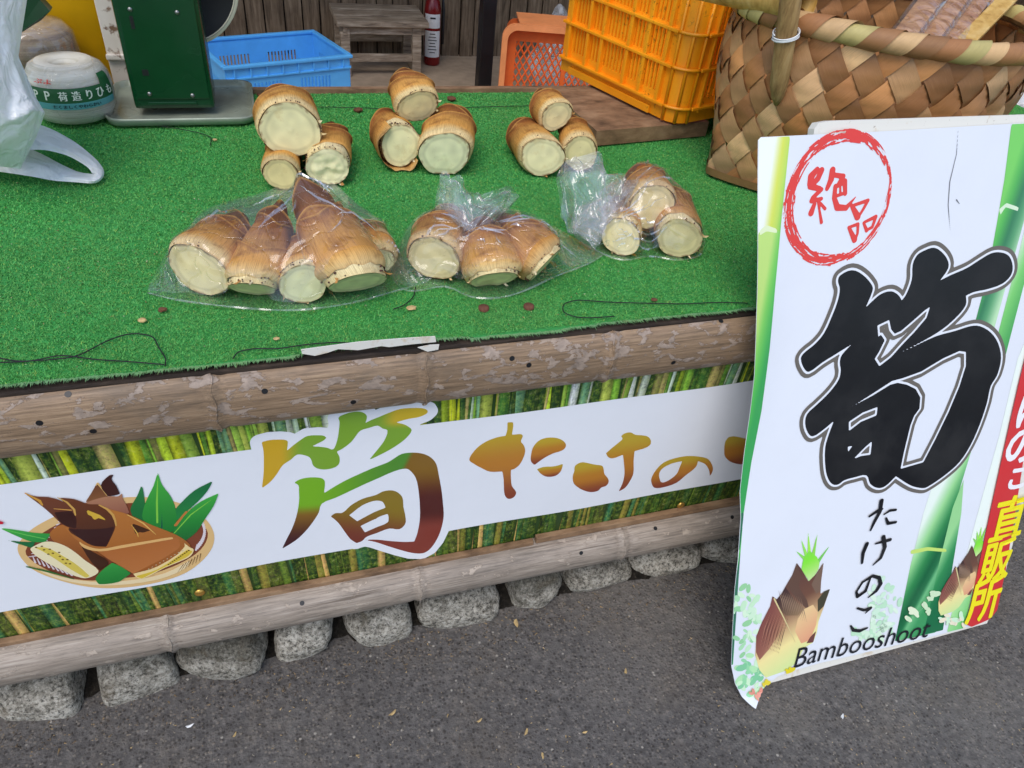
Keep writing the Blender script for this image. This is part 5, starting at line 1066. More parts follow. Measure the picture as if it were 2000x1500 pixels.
# tan twine ball behind it
t2 = onZ(70, 190, ZT); t2[1] += .10
tb = tag(empty('twine_ball', (t2[0], t2[1], ZT)), 'brownish wrapped twine ball behind the printed one', 'twine')
M['tantwine'] = m_wood('tan_twine', (120, 96, 70), (168, 144, 112), (200, 180, 150), (.2, .2, 3), .6, 40)
mb = MB().lathe([(.04, 0.002), (.075, .006), (.088, .03), (.09, .07), (.086, .105), (.07, .125), (.04, .132), (.001, .132)], seg=40); mb.build('winding', M['tantwine'], tb, True)
mb = MB().lathe([(.078, .008), (.0905, .03), (.0925, .07), (.0885, .107), (.072, .128), (.04, .135), (.001, .135)], seg=40); mb.build('wrapper', M['film2'], tb, True)

# yellow bin and the rust-spotted white panel behind the scale
yb = onY(150, 120, 2.12)
ybin = tag(empty('yellow_bin', (-.50, 2.25, .004)), 'bright yellow plastic bin behind the twine', 'bin')
n = 48; V = []
for j, (sc_, z) in enumerate(((.80, 0), (.82, .02), (1.0, 1.10), (1.04, 1.11), (1.04, 1.14), (.98, 1.14), (.80, .05))):
    for k in range(n):
        a = 2 * math.pi * k / n; e = .32; V.append((.27 * sc_ * np.sign(math.cos(a)) * abs(math.cos(a)) ** e, .19 * sc_ * np.sign(math.sin(a)) * abs(math.sin(a)) ** e, z))
mesh('bin_wall', V, grid_faces(n, 7, True) + [tuple(range(n))[::-1], tuple(range(6 * n, 7 * n))], M['yellow'], ybin, True)
px0, px1 = onY(203, 80, 1.965)[0], onY(285, 80, 1.965)[0]
wp = tag(empty('spotted_panel', ((px0 + px1) / 2, 1.965, .70)), 'white panel with rust spots between the yellow bin and the scale', 'panel')
MB().box((0, 0, .18), (px1 - px0, .014, .50), bev=.003).build('sheet', M['rustwhite'], wp); MB().box((0, -.012, .10), (px1 - px0 + .003, .012, .012), bev=.003).build('ledge', M['rustwhite'], wp)
# dark green folded tarp corner hanging behind the carrier bag
gq = np.array([onY(px, py, 1.78) for px, py in ((-60, -40), (60, -30), (78, 0), (98, 22), (80, 40), (45, 62), (20, 70), (10, 226), (-60, 226))]); gc = gq.mean(0); m = len(gq)
pts = np.concatenate([[gc + (0, -.02, 0)], gq, gq + (0, .03, 0), [gc + (0, .03, 0)]])
f = [(0, 1 + (i + 1) % m, 1 + i) for i in range(m)] + [(1 + i, 1 + (i + 1) % m, 1 + m + (i + 1) % m, 1 + m + i) for i in range(m)] + [(1 + 2 * m, 1 + m + i, 1 + m + (i + 1) % m) for i in range(m)]
tag(mesh('green_bag', pts, f, M['green'], loc=(gc[0], gc[1], gc[2])), 'dark green packet corner above the brown twine ball', 'packet')

# white carrier bag sagging over the left of the counter, one handle stretched out on the turf
cb = tag(empty('carrier_bag', tuple(onZ(0, 330, ZT))), 'white translucent carrier bag with a handle loop lying on the turf', 'carrier bag'); CB = np.array(cb.location)
def sheet_px(rows, name, sd, amp=.010, nu=46, nv=40):
    """a film spanned between rows of (px, py, depth-y) points"""
    G = np.array([[onY(*p) for p in r] for r in rows]); nr, nc = G.shape[:2]; V = []
    for j in range(nv):
        t = j / (nv - 1) * (nr - 1); a = min(int(t), nr - 2); fy = t - a; fy = fy * fy * (3 - 2 * fy) * .5 + fy * .5
        for i in range(nu):
            s = i / (nu - 1) * (nc - 1); b = min(int(s), nc - 2); fx = s - b
            p = (G[a, b] * (1 - fx) + G[a, b + 1] * fx) * (1 - fy) + (G[a + 1, b] * (1 - fx) + G[a + 1, b + 1] * fx) * fy
            w = amp * (mnoise.noise(Vector((s * 2.6, t * 1.1, sd))) + .5 * mnoise.noise(Vector((s * 6, t * 2.2, sd + 3))))
            V.append(p + np.array([.3 * w, -w, .4 * w]))
    V = np.array(V); V[:, 2] = np.maximum(V[:, 2], ZT + .003); return mesh(name, V - CB, grid_faces(nu, nv), M['bagwhite'], cb, True)
sheet_px([[(-120, -60, 1.42), (-30, -50, 1.38), (48, -40, 1.46), (60, -45, 1.52)], [(-120, 60, 1.40), (-30, 60, 1.34), (36, 60, 1.42), (44, 55, 1.50)], [(-120, 130, 1.38), (-30, 140, 1.31), (26, 120, 1.38), (36, 110, 1.46)], [(-120, 190, 1.36), (-20, 190, 1.30), (50, 180, 1.36), (70, 190, 1.44)], [(-120, 250, 1.34), (-10, 250, 1.29), (70, 215, 1.34), (88, 220, 1.40)], [(-120, 300, 1.36), (0, 285, 1.32), (60, 250, 1.35), (76, 255, 1.40)], [(-120, 330, 1.40), (0, 325, 1.38), (40, 330, 1.40), (60, 290, 1.42)]], 'bag_front', 2.2)
BR = [[(-120, -60, 1.60), (-30, -50, 1.62), (48, -40, 1.56), (60, -45, 1.52)], [(-120, 60, 1.60), (-30, 60, 1.60), (36, 60, 1.54), (44, 55, 1.50)], [(-120, 130, 1.58), (-30, 140, 1.56), (26, 120, 1.50), (36, 110, 1.46)], [(-120, 250, 1.50), (-10, 240, 1.48), (60, 205, 1.44), (76, 205, 1.42)], [(-120, 300, 1.44), (0, 290, 1.42), (45, 270, 1.42), (60, 280, 1.42)]]
sheet_px(BR, 'bag_back', 6.2)
def ribbon(path, name, sd):
    """handle strip: (px, py, height, half width in px)"""
    V = []; n = 60; P = np.array(path, float); tt = np.linspace(0, len(P) - 1, n); nu = 9
    C = np.stack([np.interp(tt, range(len(P)), P[:, k]) for k in range(4)], 1)
    for _ in range(3): C[1:-1] = (C[:-2] + 2 * C[1:-1] + C[2:]) / 4
    d = np.gradient(C[:, :2], axis=0); d /= np.linalg.norm(d, axis=1)[:, None]
    for i in range(n):
        nx_, ny_ = -d[i, 1], d[i, 0]
        for k in range(nu):
            s = k / (nu - 1) * 2 - 1; hgt = C[i, 2] + .006 * (1 - s * s) + .003 * mnoise.noise(Vector((i * .12, s * 3, sd)))
            V.append(onZ(C[i, 0] + nx_ * s * C[i, 3], C[i, 1] + ny_ * s * C[i, 3], ZT + max(hgt, .003)))
    return mesh(name, np.array(V) - CB, grid_faces(nu, n), M['bagwhite'], cb, True)
ribbon([(-40, 240, .09, 40), (30, 262, .075, 32), (90, 270, .05, 22), (140, 290, .03, 15), (180, 318, .014, 11), (194, 338, .008, 12), (186, 350, .006, 9), (150, 346, .006, 10), (110, 336, .010, 18), (60, 318, .02, 26), (0, 305, .03, 30), (-60, 300, .03, 30)], 'bag_handle', 1.0)

# ------------------------------------------------------------------ shed interior: crate, stool, extinguisher
a, b, c2 = onZ(440, 130, .36), onZ(680, 107, .36), onZ(592, 62, .36); u = (b - a); lu = np.linalg.norm(u); u /= lu; v = np.array([-u[1], u[0], 0]); lv = float((c2 - b) @ v)
def crate(name, label, org, u, v, lu, lv, z0, h, mat, holes_l, holes_w, rim=.02, cat='crate'):
    root = tag(empty(name, tuple(org)), label, cat); o = np.asarray(org, float); ez = np.array([0, 0, 1.0]); t = .006
    def side(p, e, w, hs): return holed(w, h, hs, t, p, e, ez, 'side_panel', mat, root, o)
    side(o, u, lu, holes_l); side(o + v * lv, -v, lv, holes_w); side(o + u * lu, v, lv, holes_w); side(o + u * lu + v * lv, -u, lu, holes_l)
    return root
hl = [(.10 + g * .30 + k * .016, z, .10 + g * .30 + k * .016 + .008, z + .085) for g in range(2) for k in range(9) for z in (.055, .20)]
BO = b - u * lu
def slots(w, groups, rows, n=9, pitch=.016, sw_=.008, sh=.08): return [(gx + k * pitch, z, gx + k * pitch + sw_, z + sh) for gx in groups for z in rows for k in range(n)]
bo_ = np.array([BO[0], BO[1], .004])
bc = crate('blue_crate', 'bright blue slotted plastic crate on the shed floor', bo_, u, v, lu, lv, 0, .356, M['blue'], slots(lu, (.09, lu - .23), (.07, .20)), slots(lv, (.06, lv - .2), (.07, .20)))
def obox(mb, org, u, v, cu, cv, cz, du, dv, dz, bev=0.0):
    R = np.stack([u, v, np.array([0, 0, 1.0])], 1); mb.box(np.asarray(cu) * u + np.asarray(cv) * v + np.array([0, 0, cz]), (du, dv, dz), R, bev)
mb = MB()
for cu, cv, du, dv in ((lu / 2, -.006, lu + .03, .022), (lu / 2, lv + .006, lu + .03, .022), (-.006, lv / 2, .022, lv - .01), (lu + .006, lv / 2, .022, lv - .01)): obox(mb, 0, u, v, cu, cv, .352, du, dv, .014, .004)
mb.build('rim', M['blue'], bc)
mb = MB()
for z in (.305, .16):
    for cu, cv, du, dv in ((lu / 2, -.008, lu + .012, .010), (lu + .008, lv / 2, .010, lv), ): obox(mb, 0, u, v, cu, cv, z, du, dv, .006)
for k in range(8): obox(mb, 0, u, v, .03 + k * (lu - .06) / 7, -.007, .325, .005, .012, .044)
for k in range(6): obox(mb, 0, u, v, lu + .007, .03 + k * (lv - .06) / 5, .325, .012, .005, .044)
mb.build('rib', M['blue'], bc); mb = MB(); obox(mb, 0, u, v, lu / 2, lv / 2, .006, lu - .02, lv - .02, .008); mb.build('crate_floor', M['blue'], bc)

FY = 4.3
s0, s1, s2 = onY(662, 40, FY), onY(828, 30, FY + .05), onY(617, -12, FY + .3)
stl = tag(empty('wooden_stool', (s0[0], FY, .004)), 'low weathered wooden stool standing on the shed floor', 'stool'); sw2 = s1[0] - s0[0]; zt = s0[2] - .004; sd = .36
for k in range(3): MB().box((sw2 / 2 + .0, .04 + k * (sd / 3), zt - .012 + .002 * k), (sw2 + .03, sd / 3 - .005, .03), bev=.005).build('top_board', M['stool'], stl)
for lx, ly in ((.03, .03), (sw2 - .045, .03), (.03, sd - .05), (sw2 - .045, sd - .05)): MB().box((lx, ly, (zt - .03) / 2), (.05, .045, zt - .03), bev=.004).build('leg', M['stool'], stl)
MB().box((sw2 / 2, .03, zt - .05), (sw2 + .0, .022, .045), bev=.003).build('apron', M['stool'], stl); MB().box((.03, sd / 2, zt - .05), (.022, sd, .045), bev=.003).build('apron', M['stool'], stl)
MB().box((sw2 / 2, .03, .10), (sw2 - .09, .025, .04), bev=.003).build('stretcher', M['stool'], stl); MB().box((sw2 - .045, sd / 2, .03), (.028, sd - .1, .04), bev=.003).build('stretcher', M['stool'], stl); MB().box((sw2 * .5, sd - .05, .13), (sw2 - .09, .025, .04), bev=.003).build('stretcher', M['stool'], stl)

e0 = onZ(845, 127, .006); er = .048
ext = tag(empty('fire_extinguisher', (e0[0], e0[1] + .03, .004)), 'red fire extinguisher with white labels standing by the plank wall', 'fire extinguisher')
MB().lathe([(.001, 0), (er * .9, 0), (er, .012), (er, .30), (er * .85, .345), (er * .4, .37), (er * .36, .385)], seg=28).build('cylinder', M['red'], ext, True)
for z0_, z1_ in ((.21, .285), (.05, .195)):
    mb = MB(); V = []
    for z in (z0_, z1_):
        for k in range(15): a_ = -math.pi / 2 - 1.25 + 2.1 * k / 14; V.append(((er + .001) * math.cos(a_), (er + .001) * math.sin(a_), z))
    mesh('label', V, grid_faces(15, 2), M['white'], ext, True)
mb = MB()
for k in range(7):
    z = .18 - k * .017; a_ = -math.pi / 2 - .2; w = .02 + .012 * ((k * 7) % 3) / 2; mb.box(((er + .002) * math.cos(a_), (er + .002) * math.sin(a_), z), (w * 1.6, .0012, .004), rotz(a_ + math.pi / 2))
mb.box(((er + .002) * math.cos(-1.75), (er + .002) * math.sin(-1.75), .265), (.03, .0012, .008), rotz(-.18)); mb.build('label_print', M['black'], ext)
mb = MB().lathe([(.018, .385), (.02, .40), (.016, .415), (.001, .418)], seg=16); mb.tube([(0, 0, .41), (-.01, -.02, .43), (-.02, -.06, .44)], .007, 8); mb.tube([(0, 0, .40), (-.01, -.02, .405), (-.025, -.06, .40)], .006, 8); mb.build('valve', M['black'], ext, True)
MB().tube([(.02, 0, .40), (.055, .0, .39), (.062, -.01, .30), (.06, -.02, .20), (.058, -.02, .12)], .008, 10).build('hose', M['black'], ext, True)

# cloudy plastic bag slumped beside the post
hb = onZ(1005, 112, .004); v_, f_ = ICO3; out = []
for q in v_:
    r = 1 + .22 * fbm(q * 1.7 + 3, 3) + .10 * abs(mnoise.noise(Vector(q * 5))); out.append((q[0] * .16 * r * (1 - .45 * max(q[2], 0)), q[1] * .12 * r, max(q[2] * .20 * r + .17, 0) + .10 * max(q[2], 0) ** 4))
tag(mesh('cloudy_bag', np.array(out), f_, M['greyfilm'], None, True, loc=None), 'cloudy clear plastic bag slumped on the floor beside the black post', 'plastic bag').location = (hb[0] + .03, 4.05, .004)

# orange mesh crate standing on its side
oy = 3.35; o0, o1, o2 = onY(978, 178, oy), onY(982, 62, oy), onY(1130, 165, oy); ow, oh = .60, float(onY(1010, 46, oy)[2]) - .004
oc = tag(empty('mesh_crate', (o1[0], oy, .004)), 'faded orange mesh crate stood on its side behind the counter', 'crate')
def rrect(w, h, r, n=8):
    P = []
    for cx, cz, a0 in ((w - r, h - r, 0), (r, h - r, 90), (r, r, 180), (w - r, r, 270)):
        for k in range(n): a_ = math.radians(a0 + 90 * k / (n - 1)); P.append((cx + r * math.cos(a_), cz + r * math.sin(a_)))
    return np.array(P)
oR = rotz(-.22)
A_, B_ = rrect(ow, oh, .06), rrect(ow - .05, oh - .05, .045) + .025; nn_ = len(A_)
def lp(P, y): return np.array([(x, y, z) for x, z in P]) @ oR.T
V = np.concatenate([lp(A_, 0), lp(A_, .022), lp(B_, 0), lp(B_, .022)]); f = []
for k in range(nn_):
    q = (k + 1) % nn_; f += [(k, q, 2 * nn_ + q, 2 * nn_ + k), (k, nn_ + k, nn_ + q, q), (2 * nn_ + k, 2 * nn_ + q, 3 * nn_ + q, 3 * nn_ + k), (nn_ + k, 3 * nn_ + k, 3 * nn_ + q, nn_ + q)]
mesh('rim', V, f, M['orangelight'], oc)
B2_ = rrect(ow - .09, oh - .09, .04) + .045; V = np.concatenate([lp(B_, .02), lp(B2_, .30)]); mesh('side_wall', V, [(k, (k + 1) % nn_, nn_ + (k + 1) % nn_, nn_ + k) for k in range(nn_)], M['orange'], oc)
mb = MB(); w0, w1, h0, h1 = .05, ow - .05, .05, oh - .05; pz = .05
def clipseg(x0, z0, dx, dz):
    ts = sorted([(w0 - x0) / dx, (w1 - x0) / dx]); tq = sorted([(h0 - z0) / dz, (h1 - z0) / dz]); a_, b_ = max(ts[0], tq[0]), min(ts[1], tq[1]); return (a_, b_) if b_ - a_ > .01 else None
for s_ in (1, -1):
    for k in range(-30, 60):
        x0_ = k * .030; c_ = clipseg(x0_, 0 if s_ > 0 else 0, .5, .866 * s_) if s_ > 0 else clipseg(x0_, oh, .5, -.866)
        if c_:
            zz = 0 if s_ > 0 else oh; dz_ = .866 * s_; p_ = np.array([(x0_ + .5 * c_[0], pz, zz + dz_ * c_[0]), (x0_ + .5 * c_[1], pz, zz + dz_ * c_[1])]) @ oR.T; mb.tube(p_, .0042, 4, False)
mb.build('lattice', M['orange'], oc)
mb = MB(); mb.box(np.array([ow / 2, pz, oh / 2]) @ oR.T, (.02, .014, oh - .09), oR)
for x_ in (.045, ow - .045): mb.box(np.array([x_, pz, oh / 2]) @ oR.T, (.05, .014, oh - .06), oR)
for z_ in (.05, oh - .05): mb.box(np.array([ow / 2, pz + .001, z_]) @ oR.T, (ow - .10, .014, .06), oR)
mb.build('frame', M['orange'], oc)
mb = MB(); mb.box(np.array([ow / 2, .16, oh - .012]) @ oR.T, (ow - .16, .20, .008), oR); mb.build('top_rib', M['orangelight'], oc)

# brown board and the orange container leaning on it
q = [onZ(1070, 172, ZT + .036), onZ(1166, 256, ZT + .036)]; q2 = onZ(1385, 238, ZT + .036)
bw = np.array([q[0], q[1], q2, q2 + (q[0] - q[1]) * 1.02]); bw[:, 2] = ZT + .036; lo_ = bw.copy(); lo_[:, 2] = ZT + .001
mb = MB().add(np.concatenate([bw, lo_]), [(0, 1, 2, 3), (4, 7, 6, 5), (0, 4, 5, 1), (1, 5, 6, 2), (2, 6, 7, 3), (3, 7, 4, 0)]); bc_ = bw.mean(0); bc_[2] = ZT
tag(mb.build('board', M['board'], loc=bc_), 'thick brown wooden board lying flat under the orange container', 'board')
A0, B0 = onZ(1097, 134, ZT + .042), onZ(1316, 243, ZT + .042); un = A0 - B0; ll = float(np.linalg.norm(un)); un /= ll; vn = np.array([un[1], -un[0], 0]); vn = vn if vn[0] > 0 else -vn
hc = .335; wd = .30; cor = .035
yc = tag(empty('orange_container', tuple(B0)), 'deep orange slotted harvest container standing on the brown board', 'crate')
EZ = np.array([0, 0, 1.0])
def long_slots(w):
    hs = []; cols_ = [(.045, .10), (.115, .155), (.175, .255), (.275, .32), (.335, .385)]
    for cx0, cx1 in cols_:
        for z0_, z1_ in ((.055, .115), (.130, .190), (.205, .27)):
            k = cx0 * w / .43
            while k + .006 < cx1 * w / .43: hs.append((k, z0_, k + .006, z1_)); k += .0125
    return hs
holed(ll - cor, hc, long_slots(ll - cor), .004, B0 + un * ll, -un, EZ, 'side_panel', M['crate'], yc, B0)
holed(wd - cor, hc, long_slots(wd - cor), .004, B0 + vn * cor, vn, EZ, 'side_panel', M['crate'], yc, B0)
holed(wd, hc, [], .004, B0 + un * ll + vn * wd, -vn, EZ, 'side_panel', M['crate'], yc, B0); holed(ll, hc, [], .004, B0 + vn * wd, un, EZ, 'side_panel', M['crate'], yc, B0)
V = []; na_ = 12
for z in (0.0, hc):
    for k in range(na_): a_ = math.pi / 2 * k / (na_ - 1); V.append(cor * (1 - math.sin(a_)) * un + cor * (1 - math.cos(a_)) * vn + z * EZ - .004 * (math.sin(a_) * un + math.cos(a_) * vn))
mesh('corner_post', V, [(k, k + 1, na_ + k + 1, na_ + k) for k in range(na_ - 1)], M['crate'], yc, True)
mb = MB(); RR = np.stack([un, vn, EZ], 1)
def cb_(cu, cv, cz, du, dv, dz): mb.box(cu * un + cv * vn + cz * EZ, (du, dv, dz), RR, .0015)
for z in (.035, .1225, .1975, .285, .325): cb_(ll / 2 + cor / 2, -.010, z, ll - cor, .014, .007)
for k in (.03, .107, .165, .265, .328, .395): cb_(ll - k * ll / .43 * .93 , -.009, hc / 2 + .01, .010, .012, hc - .05)
for z in (.035, .1225, .1975, .285): cb_(-.010, wd / 2 + cor / 2, z, .014, wd - cor, .007)
for k in (.06, .12, .2, .27): cb_(-.009, k, hc / 2, .012, .008, hc - .05)
mb.build('rib', M['crate'], yc)
mb = MB()
for z in (.035, .1225, .1975, .285, .325):
    pts = [cor * (1 - math.sin(a_)) * un + cor * (1 - math.cos(a_)) * vn + z * EZ - .010 * (math.sin(a_) * un + math.cos(a_) * vn) for a_ in np.linspace(0, math.pi / 2, 9)]
    mb.tube(pts, .0042, 6)
for a_ in (0.02, .8, 1.55): p_ = cor * (1 - math.sin(a_)) * un + cor * (1 - math.cos(a_)) * vn - .007 * (math.sin(a_) * un + math.cos(a_) * vn); mb.tube([p_, p_ + hc * EZ], .004, 6)
mb.build('corner_rib', M['crate'], yc, True)
mb = MB(); cb_(ll / 2, wd / 2, .004, ll - .02, wd - .02, .006); mb.build('container_floor', M['crate'], yc)
mb = MB(); cb_(ll / 2 + .02, -.004, .010, ll - .12, .016, .018); mb.build('foot_rail', M['crate'], yc)

# ------------------------------------------------------------------ woven basket with its contents
bk = tag(empty('woven_basket', (1.25, 1.34, ZT)), 'large brown basket woven from wide split bamboo strips', 'basket'); BKL = np.array([1.25, 1.34, ZT])
HB = .335; CB0, CB1 = np.array([1.25, 1.345]), np.array([1.255, 1.33]); R0_, R1_ = (.312, .262), (.325, .255)
def bsurf(a, v, off):
    a = np.asarray(a, float); v = np.asarray(v, float); ca, sa = np.cos(a), np.sin(a); dm = 1 / (np.abs(ca) ** 1.25 + np.abs(sa) ** 1.25) ** (1 / 1.25); e = smoothstep(0, .75, v); k = dm * (1 - e) + e
    bul = 1 + .03 * np.sin(np.pi * np.clip(v, 0, 1)); rx_ = (R0_[0] * (1 - v) + R1_[0] * v) * k * bul; ry_ = (R0_[1] * (1 - v) + R1_[1] * v) * k * bul
    c = CB0 * (1 - v[..., None]) + CB1 * v[..., None]; zz = HB * v
    rad = np.clip((-v) / .25, 0, 1)
    return np.stack([c[..., 0] + (rx_ + off) * ca, c[..., 1] + (ry_ + off) * sa, ZT + .004 + zz + 0 * a], -1)
NS = 30; KV = .88; dA = 2 * math.pi / NS; am = .0038
tones = [(180, 126, 76), (192, 140, 90), (162, 110, 64), (200, 152, 102), (170, 122, 80), (206, 164, 116), (148, 100, 60)]
for fam in (1, -1):
    for i in range(NS):
        vs_ = np.linspace(0, 1, 64); a0 = i * dA + (0 if fam > 0 else 0); ac = a0 + fam * KV * vs_; wdt = dA * random.uniform(.42, .46); V = []; UV = []
        for s_ in (-1, -.5, .5, 1):
            other = (ac + s_ * wdt + fam * KV * vs_) / dA; off = fam * am * np.clip(1.9 * np.cos(math.pi * (other + i)), -1, 1)
            V.append(bsurf(ac + s_ * wdt, vs_, off + .0006 * (1 - s_ * s_))); UV.append(np.stack([vs_ * 3 + i, np.full(64, s_ * .5 + i * 1.7)], 1))
        V = np.stack(V, 1).reshape(-1, 3); UV = np.stack(UV, 1).reshape(-1, 2); col = np.array(random.choice(tones)) * random.uniform(.9, 1.08) * (1.10 if fam > 0 else .92)
        t_ = np.repeat(vs_, 4); cc = col * (1 + .08 * np.sin(t_ * 20 + i))[:, None]
        o = mesh('bamboo_strip', V - BKL, grid_faces(4, 64), M['strip'], bk, True, cols=lin(np.clip(cc, 0, 255)), uv=UV)
a_ = np.linspace(0, 2 * math.pi, 96, endpoint=False); P_ = bsurf(a_, np.zeros(96), -.004); P_[:, 2] = ZT + .006; mesh('basket_floor', P_ - BKL, [tuple(range(96))], M['cane'], bk)
V = np.concatenate([bsurf(a_, np.full(96, .0), .006), bsurf(a_, np.full(96, .05), .007)]); UV = np.stack([np.tile(a_, 2) * 4, np.repeat([0, .4], 96)], 1)
mesh('base_strip', V - BKL, grid_faces(96, 2, True), M['strip'], bk, True, cols=np.tile(lin((150, 112, 70)), (192, 1)), uv=UV)
NW = 48; rt = .0165
def rimc(a): a = np.asarray(a, float); p = bsurf(a, np.ones_like(a), .004); p[..., 2] += .002 + .006 * np.sin(2 * a + .4); return p
wrapc = [(180, 126, 76), (196, 148, 94), (158, 108, 66), (206, 168, 118), (188, 136, 82), (204, 188, 118), (158, 112, 70)]
for w in range(NW):
    s_ = np.linspace(0, 1, 18); wd_ = np.linspace(-.5, .5, 5); a0 = w * 2 * math.pi / NW; V = []; UV = []; rw = rt * random.uniform(.94, 1.10)
    for q_ in wd_:
        aa = a0 + (s_ * 1.9 + q_ * 1.15) * 2 * math.pi / NW; ph = -2.6 + s_ * 2 * math.pi * .92; cpt = rimc(aa); out_ = np.stack([np.cos(aa), np.sin(aa), 0 * aa], 1); r_ = rw * (1 + .16 * (q_ + .5) + .03 * np.sin(s_ * 9 + w))
        V.append(cpt + out_ * (r_ * np.cos(ph))[:, None] + np.array([0, 0, 1.0]) * (r_ * 1.1 * np.sin(ph))[:, None]); UV.append(np.stack([s_ * 1.5 + w, np.full(18, q_ + w * 1.3)], 1))
    V = np.stack(V, 1).reshape(-1, 3); UV = np.stack(UV, 1).reshape(-1, 2); col = np.array(random.choice(wrapc)) * random.uniform(.9, 1.06)
    mesh('rim_wrap', V - BKL, grid_faces(5, 18), M['strip'], bk, True, cols=np.tile(lin(np.clip(col, 0, 255)), (len(V), 1)), uv=UV)
mb = MB(); mb.tube(rimc(np.linspace(0, 2 * math.pi, 97)), rt * .86, 10, False); mesh('rim_core', np.array(mb.v) - BKL, mb.f, M['cane'], bk, True)

# stick wired upright to the rim, bamboo tube across it, packed sticks in the basket
def onb(px, py, out=.0):   # point on the basket's near surface under a photo pixel
    r = ray(px, py); r = r / np.linalg.norm(r); bvh = BSK; h = bvh.ray_cast(Vector(CPOS), Vector(r)); return np.array(h[0]) - r * out if h[0] is not None else None
sv, sf = [], []
an = np.linspace(0, 2 * math.pi, 81); vn_ = np.linspace(0, 1, 21); G = bsurf(np.broadcast_to(an, (21, 81)), np.broadcast_to(vn_[:, None], (21, 81)), np.zeros((21, 81))); sv = [Vector(p) for p in G.reshape(-1, 3)]; sf = grid_faces(81, 21); BSK = BVHTree.FromPolygons(sv, sf)
pt_, pm_, pb_ = onY(1552, -40, 1.10), onb(1534, 75, .042), onb(1516, 205, .012)
d_ = pm_ - pb_; tp_ = pb_ + d_ * 2.3
stk = tag(empty('split_stick', tuple(pb_)), 'thick split bamboo stick wired to the basket rim', 'stick')
mb = MB(); pts = np.array([pb_ + (tp_ - pb_) * t for t in (0, .06, .15, .4, .7, 1)]); mb.tube(pts, [.004, .012, .0175, .019, .0195, .019], 10); o = mesh('shaft', np.array(mb.v) - pb_, mb.f, M['cane'], stk, True)
wr = tag(empty('binding_wire', tuple(pm_)), 'white wire wound round the bamboo stick at the basket rim', 'wire'); mb = MB(); dd = d_ / np.linalg.norm(d_); e1 = np.cross(dd, [0, 1.0, 0]); e1 /= np.linalg.norm(e1); e2 = np.cross(dd, e1)
tq_ = np.linspace(0, 4 * 2 * math.pi, 120); pts = np.array([pm_ * 0 + .0225 * (math.cos(t) * e1 * (1 + .04 * math.sin(t * .37)) + math.sin(t) * e2) + dd * (t / 25 * .012 + .003 * math.sin(t * .9)) for t in tq_]); mb.tube(pts, .0012, 6); mb.build('wire_coil', M['white'], wr, True)
tu = tag(empty('bamboo_tube', tuple(onY(1500, 0, 1.24))), 'pale bamboo tube end lying across the basket rim', 'bamboo tube'); T0 = np.array(tu.location)
p1, p2 = onY(1420, -22, 1.40) - T0, onY(1572, 8, 1.215) - T0; dv_ = p2 - p1; rr_ = .030
mb = MB(); mb.tube([p1 - dv_ * .6, p1, p1 + dv_ * .5, p1 + dv_ * .95, p2], [rr_, rr_, rr_, rr_ * 1.03, rr_ * 1.08], 24, False); mb.tube([p2, p1 + dv_ * .5, p1 - dv_ * .6], [rr_ * .86] * 3, 24, False); mb.build('tube_wall', M['tubecane'] if 'tubecane' in M else M.setdefault('tubecane', m_wood('yellow_bamboo', (168, 124, 56), (206, 166, 92), (224, 192, 126), (1, 1, .2), .4, 40)), tu, True)
for k, (px, lbl) in enumerate(((1800, 'leftmost flat wooden stick in clear sleeves inside the basket'), (1850, 'middle flat wooden stick in clear sleeves inside the basket'), (1895, 'third flat wooden stick in clear sleeves inside the basket'))):
    a_, b_ = onY(px - 40, 78, 1.22 + .02 * k), onY(px + 52, -46, 1.42 + .03 * k); dd = b_ - a_; L_ = np.linalg.norm(dd) + .1; R_ = np.array(Vector(dd).to_track_quat('Z', 'Y').to_matrix()); rt_ = tag(empty('sleeved_stick', tuple(a_)), lbl, 'wooden stick', 'sleeved sticks in the basket')
    mb = MB().box((0, 0, 0), (.042, .012, L_), bev=.002); mesh('stick', np.array(mb.v) @ R_.T + dd / 2, mb.f, M['sleevewood'] if 'sleevewood' in M else M.setdefault('sleevewood', m_wood('brown_slat', (150, 100, 64), (196, 146, 100), (218, 174, 128), (1, 1, .1), .5, 40)), rt_)
    mb = MB(); mb.tube([(0, 0, -L_ / 2), (0, 0, L_ / 2)], .03, 14, False); vv = np.array(mb.v); vv[:, 1] *= .5; mesh('sleeve', vv @ R_.T + dd / 2, mb.f, M['film'], rt_, True)
a_, b_ = onY(1905, 62, 1.26), onY(1985, -20, 1.36); mb = MB().box((0, 0, 0), (.036, .008, .34), bev=.002); R_ = np.array(Vector(b_ - a_).to_track_quat('Z', 'Y').to_matrix())
o = mesh('bamboo_piece', np.array(mb.v) @ R_.T, mb.f, M['tubecane'], None); o.location = (a_ + b_) / 2; tag(o, 'yellow split bamboo piece resting on the right of the basket rim', 'bamboo piece')
